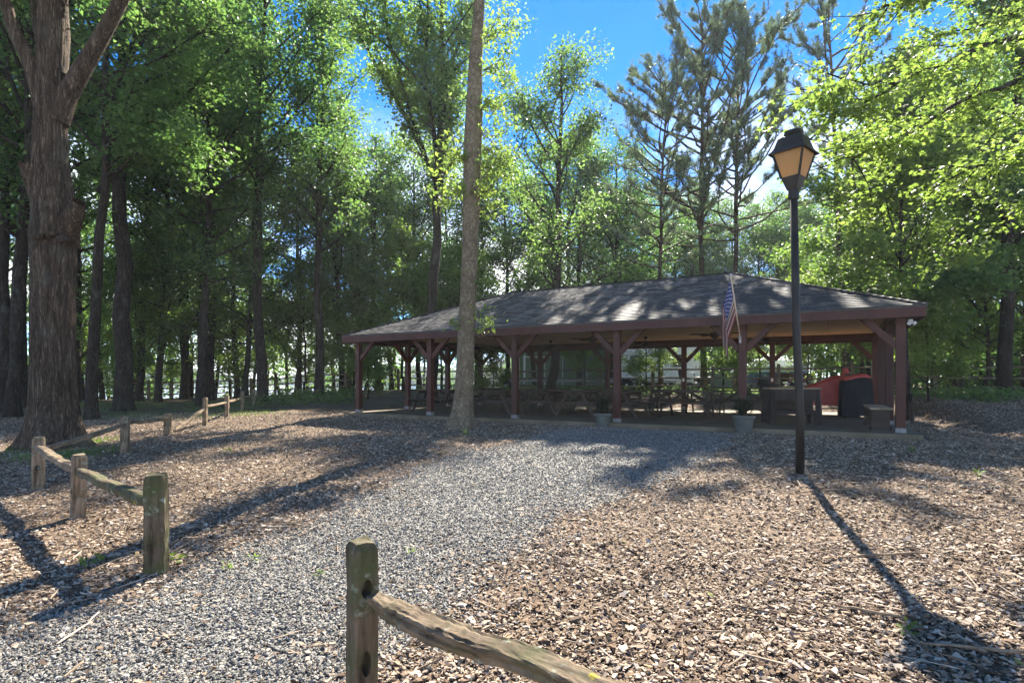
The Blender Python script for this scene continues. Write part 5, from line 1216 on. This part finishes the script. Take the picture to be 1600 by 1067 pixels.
o2 = bpy.data.objects['distant_wood_trunks']; o2.parent = o; o2.name = 'trunks'; o2['kind'] = 'stuff'

# the big oak on the left
def ridge_trunk(pts, rad, n, rows_, seed, amp, nr, roots=None):
    """trunk with ridged bark and, at the foot, root flares"""
    g = np.random.default_rng(seed); P = np.array([list(p) for p in pts]); u0 = np.linspace(0, 1, len(P)); u = np.linspace(0, 1, rows_); C = np.stack([np.interp(u, u0, P[:, k]) for k in range(3)], 1)
    ker = np.array([1, 2, 3, 2, 1.]) / 9; 
    for k in range(3): C[2:-2, k] = np.convolve(C[:, k], ker, 'valid')
    Rr = np.interp(u, u0, rad); a = np.linspace(0, 2 * np.pi, n, endpoint=False); V = np.zeros((rows_, n, 3)); ph = g.uniform(0, 6.28, 6)
    for i in range(rows_):
        z = C[i, 2]; w = nr * a + 1.6 * np.sin(z * 1.3 + a * 2 + ph[0]) + .9 * np.sin(z * 3.7 + a * 5 + ph[1]); rg = np.abs(np.sin(w * .5 + .7 * np.sin(z * 2.1 + a * 3)))
        r = Rr[i] * (1 + .035 * np.sin(2 * a + z * .5 + ph[2]) + .02 * np.sin(5 * a + z + ph[3])) + amp * (rg ** .6 - .6) + g.normal(0, amp * .12, n)
        if roots:
            for ra_, rl in roots: r = r + rl * math.exp(-max(0, z) / .32) * np.exp(-(np.abs((a - ra_ + np.pi) % (2 * np.pi) - np.pi) / .34) ** 2)
        d = C[min(i + 1, rows_ - 1)] - C[max(i - 1, 0)]; d = nrm(d); sx = nrm(np.cross(d, [0.0, 1, 0.05])); sy = np.cross(d, sx)
        V[i] = C[i] + (sx[None] * np.cos(a)[:, None] + sy[None] * np.sin(a)[:, None]) * r[:, None]
    i = np.arange((rows_ - 1) * n); rr, c = i // n, i % n; Fq = np.stack([rr * n + c, rr * n + (c + 1) % n, (rr + 1) * n + (c + 1) % n, (rr + 1) * n + c], 1); return V.reshape(-1, 3), Fq
b = gp(84, 700); Y = b.y
r = tag(empty('oak_tree', b), 'huge old oak with ridged bark, two cut limb stubs and a forked top', 'tree')
px1 = Y / F
def rel(x, y, dy=0.0): return at(x, y, Y + dy) - b
TWF = .79
def tw_(w): return w * px1 * .5 * TWF
V, Fq = ridge_trunk([rel(84, 712), rel(84, 690), rel(84, 660), rel(84, 620), rel(84, 560), rel(83, 480), rel(83, 420), rel(83, 385), rel(84, 372), rel(85, 345), rel(82, 300), rel(78, 250), rel(78, 200), rel(82, 150), rel(80, 100), rel(80, 40), rel(80, -30), rel(78, -150), rel(80, -320)],
                    [tw_(106), tw_(98), tw_(88), tw_(78), tw_(73), tw_(71), tw_(69), tw_(72), tw_(78), tw_(72), tw_(64), tw_(56), tw_(52), tw_(50), tw_(46), tw_(42), tw_(38), tw_(28), tw_(10)], 96, 260, 5, .028, 26, [(.4, .32), (1.9, .22), (3.3, .36), (4.4, .26), (5.4, .3)])
link('trunk', np_mesh('oak_trunk', V, Fq, smooth=True), M['bark_oak'], r)
def limb(pl, w0, w1, seed, dy=0.0, name='limb', amp=.014, nr=16):
    pts = [rel(x, y, dy * i / (len(pl) - 1)) for i, (x, y) in enumerate(pl)]; k = len(pts)
    V, Fq = ridge_trunk(pts, [tw_(w0 + (w1 - w0) * i / (k - 1)) for i in range(k)], 48, 70, seed, amp, nr); Vn = len(V)
    me = np_mesh(name, V, Fq, smooth=True); return link(name, me, M['bark_oak'], r)
oak_limbs = [([(90, 190), (104, 150), (128, 110), (155, 65), (190, 0), (230, -90), (262, -170)], 40, 14, 0), ([(72, 205), (62, 150), (45, 95), (20, 45), (8, 0), (-10, -80), (-60, -190)], 30, 12, -.6), ([(94, 120), (100, 60), (98, 0), (110, -120)], 26, 14, 1.2), ([(70, 90), (58, 40), (54, 0), (40, -100), (10, -240)], 18, 10, .8)]
for k, (pl, a, c, dy) in enumerate(oak_limbs): limb(pl, a, c, 60 + k, dy)
def stub(pl, w0, w1, seed, dy):
    o = limb(pl, w0, w1, seed, dy, 'limb_stub', .02, 14); return o
stub([(74, 330), (58, 290), (48, 268), (40, 252)], 44, 24, 70, -.35); stub([(92, 385), (108, 350), (118, 332), (124, 316)], 46, 22, 71, -.3)
def burl(x, y, s, dy, seed):
    g = np.random.default_rng(seed); m = MB(); c = rel(x, y, dy); m.lathe([(0.02, -.5), (.35, -.4), (.5, -.1), (.48, .2), (.3, .42), (.02, .5)], 14); m.v = [tuple(c + Vector((v[0] * s * (1 + g.normal(0, .08)), v[1] * s, v[2] * s * .7 * (1 + g.normal(0, .08))))) for v in m.v]
    m.build('burl', M['bark_oak'], r, smooth=True)
burl(62, 370, .26, -.40, 1); burl(99, 374, .24, -.42, 2); burl(80, 366, .20, -.46, 3)
g = np.random.default_rng(64); tw = []; m = MB()
for pl, a, c, dy in oak_limbs + [([(80, -60), (120, -200), (180, -330)], 20, 8, 2), ([(80, -100), (20, -260), (-60, -360)], 20, 8, -2), ([(80, -150), (90, -300), (100, -420)], 20, 8, 0)]:
    pts = [np.array(rel(x, y, dy * i / (len(pl) - 1))) for i, (x, y) in enumerate(pl)]
    for j in range(14):
        q, dd = along(pts, g.uniform(.72, 1)); t2 = grow(g, q, dd + g.normal(0, .7, 3), g.uniform(1.5, 4.0), 6, .03, .16); m.tube(t2, [.05, .042, .034, .027, .02, .013, .006], 5, False)
        for _ in range(6):
            q2, d2 = along(t2, g.uniform(.3, 1)); t3 = grow(g, q2, d2 + g.normal(0, .8, 3), g.uniform(.6, 1.5), 3, 0, .2); m.tube(t3, [.016, .012, .008, .004], 4, False); tw += [(t3[0], t3[2]), (t3[2], t3[3])]
m.build('branches', M['bark_oak'], r)
V, Fq, tone = leaves(g, tw, 26000, .17, .10, .30); link('crown', np_mesh('crown', V, Fq, tone), M['leaf_dark'], r)

# smooth grey trunk in the middle
b = gp(722, 669); Y = b.y; px1 = Y / F
TWF = .88
r = tag(empty('smooth_barked_tree', b), 'tall smooth grey brown trunk standing in front of the pavilion, with leafy shoots', 'tree')
V, Fq = ridge_trunk([rel(721, 680), rel(721, 664), rel(723, 645), rel(725, 610), rel(728, 540), rel(732, 450), rel(735, 370), rel(737, 300), rel(738, 240), rel(741, 180), rel(743, 100), rel(748, 20), rel(752, -60), rel(757, -200), rel(760, -380)],
                    [tw_(50), tw_(44), tw_(37), tw_(33), tw_(31), tw_(28.5), tw_(28), tw_(30), tw_(31), tw_(29), tw_(23), tw_(19), tw_(18), tw_(13), tw_(5)], 72, 240, 9, .006, 18, [(.3, .14), (2.2, .12), (3.5, .16), (5.0, .12)])
link('trunk', np_mesh('smooth_trunk', V, Fq, smooth=True), M['bark_smooth'], r)
g = np.random.default_rng(65); tw = []; m = MB()
for (x, y, s) in [(752, 170, 1), (750, 210, 1), (754, 235, 1), (752, 262, 1), (728, 250, -1), (727, 300, -1), (748, 330, 1), (746, 380, 1), (744, 440, 1), (742, 500, 1), (744, 520, 1), (724, 505, -1), (756, 60, 1), (755, 110, 1), (753, 280, 1), (752, 300, 1)]:
    p = np.array(rel(x, y, -.1)); Lt = (.9 if y < 310 else .45) * g.uniform(.7, 1.2)
    for _ in range(5 if y < 310 else 2):
        t2 = grow(g, p, (s * .9, g.normal(-.2, .5), g.normal(.25, .35)), Lt, 4, -.06, .2); m.tube(t2, [.012, .01, .008, .006, .003], 4, False); tw += [(t2[0], t2[2]), (t2[2], t2[4])]
m.build('shoots', M['bark_smooth'], r)
V, Fq, tone = leaves(g, tw, 2600, .12, .058, .14, tilt=.8, droop=.6); o = link('shoot_leaves', np_mesh('shoot_leaves', V, Fq, tone), M['leaf_maple'], r)
tw = []; m = MB()
for j in range(26):
    q, dd = along([np.array(rel(*p_)) for p_ in ((750, -30), (757, -200), (760, -380))], g.uniform(0, 1)); a = g.random() * 6.28; t2 = grow(g, q, (math.cos(a), math.sin(a), .55), g.uniform(1.6, 4.0), 6, .03, .14); m.tube(t2, [.05, .042, .034, .027, .02, .013, .006], 5, False)
    for _ in range(7):
        q2, d2 = along(t2, g.uniform(.3, 1)); t3 = grow(g, q2, d2 + g.normal(0, .8, 3), g.uniform(.5, 1.4), 3, 0, .2); m.tube(t3, [.016, .012, .008, .004], 4, False); tw += [(t3[0], t3[2]), (t3[2], t3[3])]
m.build('branches', M['bark_smooth'], r)
V, Fq, tone = leaves(g, tw, 15000, .16, .09, .28); link('crown', np_mesh('crown', V, Fq, tone), M['leaf_mid'], r)

# maple that reaches in from the right, above and in front of the lantern
b = on(1760, 10.4); r = tag(empty('maple_tree', b), 'maple reaching in from the right with star shaped sunlit leaves over the lantern', 'tree')
g = np.random.default_rng(66); m = MB(); tw = []
V, Fq = ridge_trunk([Vector((0, 0, -.2)), Vector((0, 0, .6)), Vector((.05, 0, 3)), Vector((0, .1, 6)), Vector((-.1, .1, 9)), Vector((0, 0, 12))], [.30, .24, .2, .17, .12, .04], 48, 120, 10, .010, 16, [(1, .1), (3, .1), (5, .1)])
link('trunk', np_mesh('maple_trunk', V, Fq, smooth=True), M['bark_dark'], r)
mlimbs = [([(1760, 80, 10.4), (1600, 55, 9.6), (1500, 85, 9.0), (1400, 130, 8.6), (1290, 190, 8.2)], .065), ([(1760, 180, 10.4), (1620, 120, 9.8), (1520, 150, 9.4), (1420, 205, 9.0), (1330, 250, 8.6)], .06), ([(1760, -40, 10.4), (1600, -60, 9.8), (1480, -20, 9.4), (1380, 10, 9.0)], .06),
          ([(1760, 230, 10.4), (1650, 215, 10), (1560, 250, 9.8), (1470, 285, 9.5)], .05), ([(1760, 20, 10.4), (1650, 0, 11), (1560, 30, 11.6), (1450, 60, 12)], .06), ([(1760, 300, 10.4), (1680, 330, 10.2), (1600, 330, 10)], .04), ([(1760, 120, 10.4), (1660, 150, 11.5), (1560, 190, 12), (1490, 180, 12.4)], .05), ([(1400, 130, 8.6), (1340, 130, 8.3), (1270, 150, 8.1)], .02)]
for pl, r0 in mlimbs:
    pts = [np.array(at(*q) - b) for q in pl]; fine = [along(pts, i / 10)[0] + g.normal(0, .03, 3) * (0 < i < 10) for i in range(11)]; m.tube(fine, [r0 * (1 - .85 * i / 10) for i in range(11)], 7)
    for j in range(int(10 + 7 * np.linalg.norm(fine[-1] - fine[0]))):
        q, dd = along(fine, g.uniform(.25, 1)); sdv = nrm(np.cross(dd, UPV + g.normal(0, .4, 3))); a2 = g.uniform(.4, 1.2) * g.choice([-1, 1]); t2 = grow(g, q, dd * math.cos(a2) + sdv * math.sin(a2) + UPV * g.normal(-.02, .15), g.uniform(.4, 1.15), 4, -.02, .15); m.tube(t2, [.012, .01, .008, .006, .003], 4, False); tw += [(t2[0], t2[2]), (t2[2], t2[4])]
m.build('limbs', M['bark_dark'], r)
A = np.array([t[0] for t in tw]); B = np.array([t[1] for t in tw]); n = 13000; i = g.choice(len(A), n); c = A[i] + (B[i] - A[i]) * g.random((n, 1)) + g.normal(0, 1, (n, 3)) * np.array([.09, .09, .06]) - np.array([0, 0, .04]); tone = np.clip(.5 + g.normal(0, .2, n), 0, 1)
dist = np.linalg.norm(c + np.array(b)[None] - np.array([0, 0, C0])[None], axis=1); pxs = 800 + F * (c[:, 0] + b.x) / (c[:, 1] + b.y); order = np.argsort(dist + (pxs > 1600) * 50)
V, Fq, tn = star_leaves(g, c[order[300:]], .060, tone[order[300:]]); o = link('leaf', np_mesh('leaves', V, Fq, tn), M['leaf_maple'], r); o['kind'] = 'stuff'
lm = []
for k in range(4):
    V, Fq, tn = star_leaves(np.random.default_rng(500 + k), np.zeros((1, 3)), .066, np.array([.3 + .15 * k])); lm.append(np_mesh('leaf', V, Fq, tn))
for k, j in enumerate(order[:300]): link('leaf', lm[k % 4], M['leaf_maple'], r, c[j], (g.normal(0, .35), g.normal(0, .35), g.random() * 6.28))

# ------------------------------------------------------------------ undergrowth, grass, seedlings
def ground_leaves(name, P, n, hmax, L, W, mat, seed, kind='stuff'):
    g = np.random.default_rng(seed); i = g.choice(len(P), n); c = P[i] + np.column_stack([g.normal(0, .25, n), g.normal(0, .25, n), np.zeros(n)]); c[:, 2] = G(c[:, 0], c[:, 1]) + g.random(n) ** 1.5 * hmax
    V, Fc, tone = leaves(g, [(x, x + np.array([0, 0, .02])) for x in c[:2]], 2, L, W, .01)
    N = g.normal(0, .6, (n, 3)) + UPV; N /= np.linalg.norm(N, axis=1, keepdims=True); ax = g.normal(0, 1, (n, 3)); ax -= N * (ax * N).sum(1, keepdims=True); ax /= np.linalg.norm(ax, axis=1, keepdims=True); sd = np.cross(N, ax); s = g.uniform(.6, 1.4, (n, 1))
    V = np.stack([c - ax * L * s * .5, c + sd * W * s * .5, c + ax * L * s * .5, c - sd * W * s * .5], 1).reshape(-1, 3)
    return tag(link(name, np_mesh(name, V, np.arange(4 * n).reshape(n, 4), np.clip(.5 + g.normal(0, .22, n), 0, 1)), M[mat]), kind=kind)
def blades(name, P, n, h, w, mat, seed, spread=.2):
    g = np.random.default_rng(seed); i = g.choice(len(P), n); c = P[i] + np.column_stack([g.normal(0, spread, n), g.normal(0, spread, n), np.zeros(n)]); c[:, 2] = G(c[:, 0], c[:, 1]); a = g.random(n) * 6.28; sd = np.stack([np.cos(a), np.sin(a), 0 * a], 1) * w; tip = c + np.column_stack([g.normal(0, .35, n), g.normal(0, .35, n), np.ones(n)]) * (h * g.uniform(.5, 1.3, (n, 1)))
    V = np.stack([c - sd, c + sd, tip], 1).reshape(-1, 3); return tag(link(name, np_mesh(name, V, np.arange(3 * n).reshape(n, 3), np.clip(.5 + g.normal(0, .2, n), 0, 1)), M[mat]), kind='stuff')
g = np.random.default_rng(90)
def pts_px(rows): return np.array([list(on(px, Y)) for px, Y in rows])
P = np.concatenate([pts_px([(g.uniform(400, 560), g.uniform(25, 33)) for _ in range(140)]), np.array([list(T(26.0 + g.normal(0, .5), a)) for a in g.uniform(-14, 22, 240)]), np.array([list(T(g.uniform(23.2, 28), a)) for a in g.uniform(-14, -2, 200)])])
ground_leaves('undergrowth', P, 16000, .38, .12, .07, 'leaf_mid', 91)
P = pts_px([(g.uniform(60, 420), g.uniform(19, 30)) for _ in range(260)]); blades('woodland_grass', P, 7000, .10, .006, 'grass', 92, .4)
P = np.array([list(T(g.uniform(27.4, 42), a)) for a in g.uniform(-20, 24, 900)]); blades('lawn_grass', P, 30000, .09, .012, 'grass', 93, .5)
P = np.array([list(gp(px, py)) for px, py in [(95, 700), (120, 695), (150, 690), (160, 705), (75, 715), (50, 715), (130, 712), (40, 705)]]); blades('oak_grass', P, 1200, .13, .006, 'grass', 94, .3)
sdl = [(355, 893, 'beside the gravel edge right of the square post', .8), (398, 880, 'in the gravel edge beyond the square post', .7), (267, 885, 'at the foot of the square mossy post', 1.2), (158, 882, 'in the mulch between the two left posts', .9), (130, 892, 'in the shade line left of the square post', .9),
       (357, 710, 'on the mulch slope right of the small fence posts', 1.2), (727, 682, 'at the foot of the smooth grey trunk', 1.4), (1426, 710, 'in the shadow of the near right post', 1.1), (1527, 745, 'in the sunny mulch at the right', .9), (500, 905, 'alone in the middle of the gravel', .6), (1420, 995, 'in the lantern shadow', .8), (640, 868, 'at the gravel and mulch border', .7)]
for k, (px, py, s, sc_) in enumerate(sdl):
    r = tag(empty('seedling', gp(px, py)), 'tiny green seedling ' + s, 'seedling', 'seedlings in the mulch and gravel')
    m = MB(); m.tube([(0, 0, 0), (.005, 0, .05 * sc_), (.0, .01, .09 * sc_)], .002, 4); m.build('stem', M['grass'], r); leafy('leaves', r, (0, 0, .02), 14, .09 * sc_, .08 * sc_, M['leaf_maple'], 700 + k, .065 * sc_, .014 * sc_)
for k, (px, py, s) in enumerate([(1590, 1040, 'large green fallen leaf at the lower right corner'), (1110, 935, 'pale fallen leaf on the sunny chips'), (975, 850, 'yellow green fallen leaf where gravel meets chips'), (262, 886, 'orange dead leaf at the foot of the square post')]):
    g2 = np.random.default_rng(800 + k); V, Fq, tn = star_leaves(g2, np.zeros((1, 3)), .055, np.array([.8])); 
    tag(link('fallen_leaf', np_mesh('fallen_leaf', V, Fq, tn), M['leaf_maple'] if k != 3 else M['fence_old'], None, gp(px, py) + Vector((0, 0, .035)), (.15, -.1, k)), s, 'leaf')
for k, (px, py, Lk_, ang, s) in enumerate([(1290, 770, .9, .2, 'long thin twig on the mulch right of the lamp post'), (1380, 872, .8, 0.05, 'straight mossy twig across the lamp post shadow'), (1350, 960, .5, -.5, 'short thick stick beside the lantern shadow'), (1530, 1022, .6, -.35, 'curved stick near the lower right corner'), (440, 690, .8, .6, 'thin twig on the shaded mulch left of the grey trunk'), (150, 738, 1.4, .55, 'fallen branch on the mulch between the fence posts')]):
    p = gp(px, py); pts = [Vector((math.cos(ang) * Lk_ * (u - .5), math.sin(ang) * Lk_ * (u - .5), 0)) + Vector((rnd.uniform(-.02, .02), rnd.uniform(-.02, .02), 0)) for u in np.linspace(0, 1, 8)]
    pts = [Vector((q.x, q.y, gz(p.x + q.x, p.y + q.y) - p.z + .03)) for q in pts]; m = MB(); m.tube(pts, [.007, .009, .01, .011, .012, .012, .011, .008], 6); tag(m.build('twig', M['fence_old'], None, p, smooth=True), s, 'twig')
print('tris approx', sum(len(me.polygons) * 2 for me in bpy.data.meshes))

# ------------------------------------------------------------------ air
m = MB(); m.box((-40, 230, 15), (900, 560, 36)); hz = bpy.data.objects.new('haze', m.mesh('haze')); COL.objects.link(hz); hz['kind'] = 'stuff'
hm, nt, out = new_mat('haze_air'); pv = nt.nodes.new('ShaderNodeVolumePrincipled'); pv.inputs['Color'].default_value = (0.88, 0.94, 1.0, 1); pv.inputs['Density'].default_value = HAZE; pv.inputs['Anisotropy'].default_value = 0.35
nt.links.new(pv.outputs[0], out.inputs['Volume']); hz.data.materials.append(hm)
cy.volume_bounces = 1
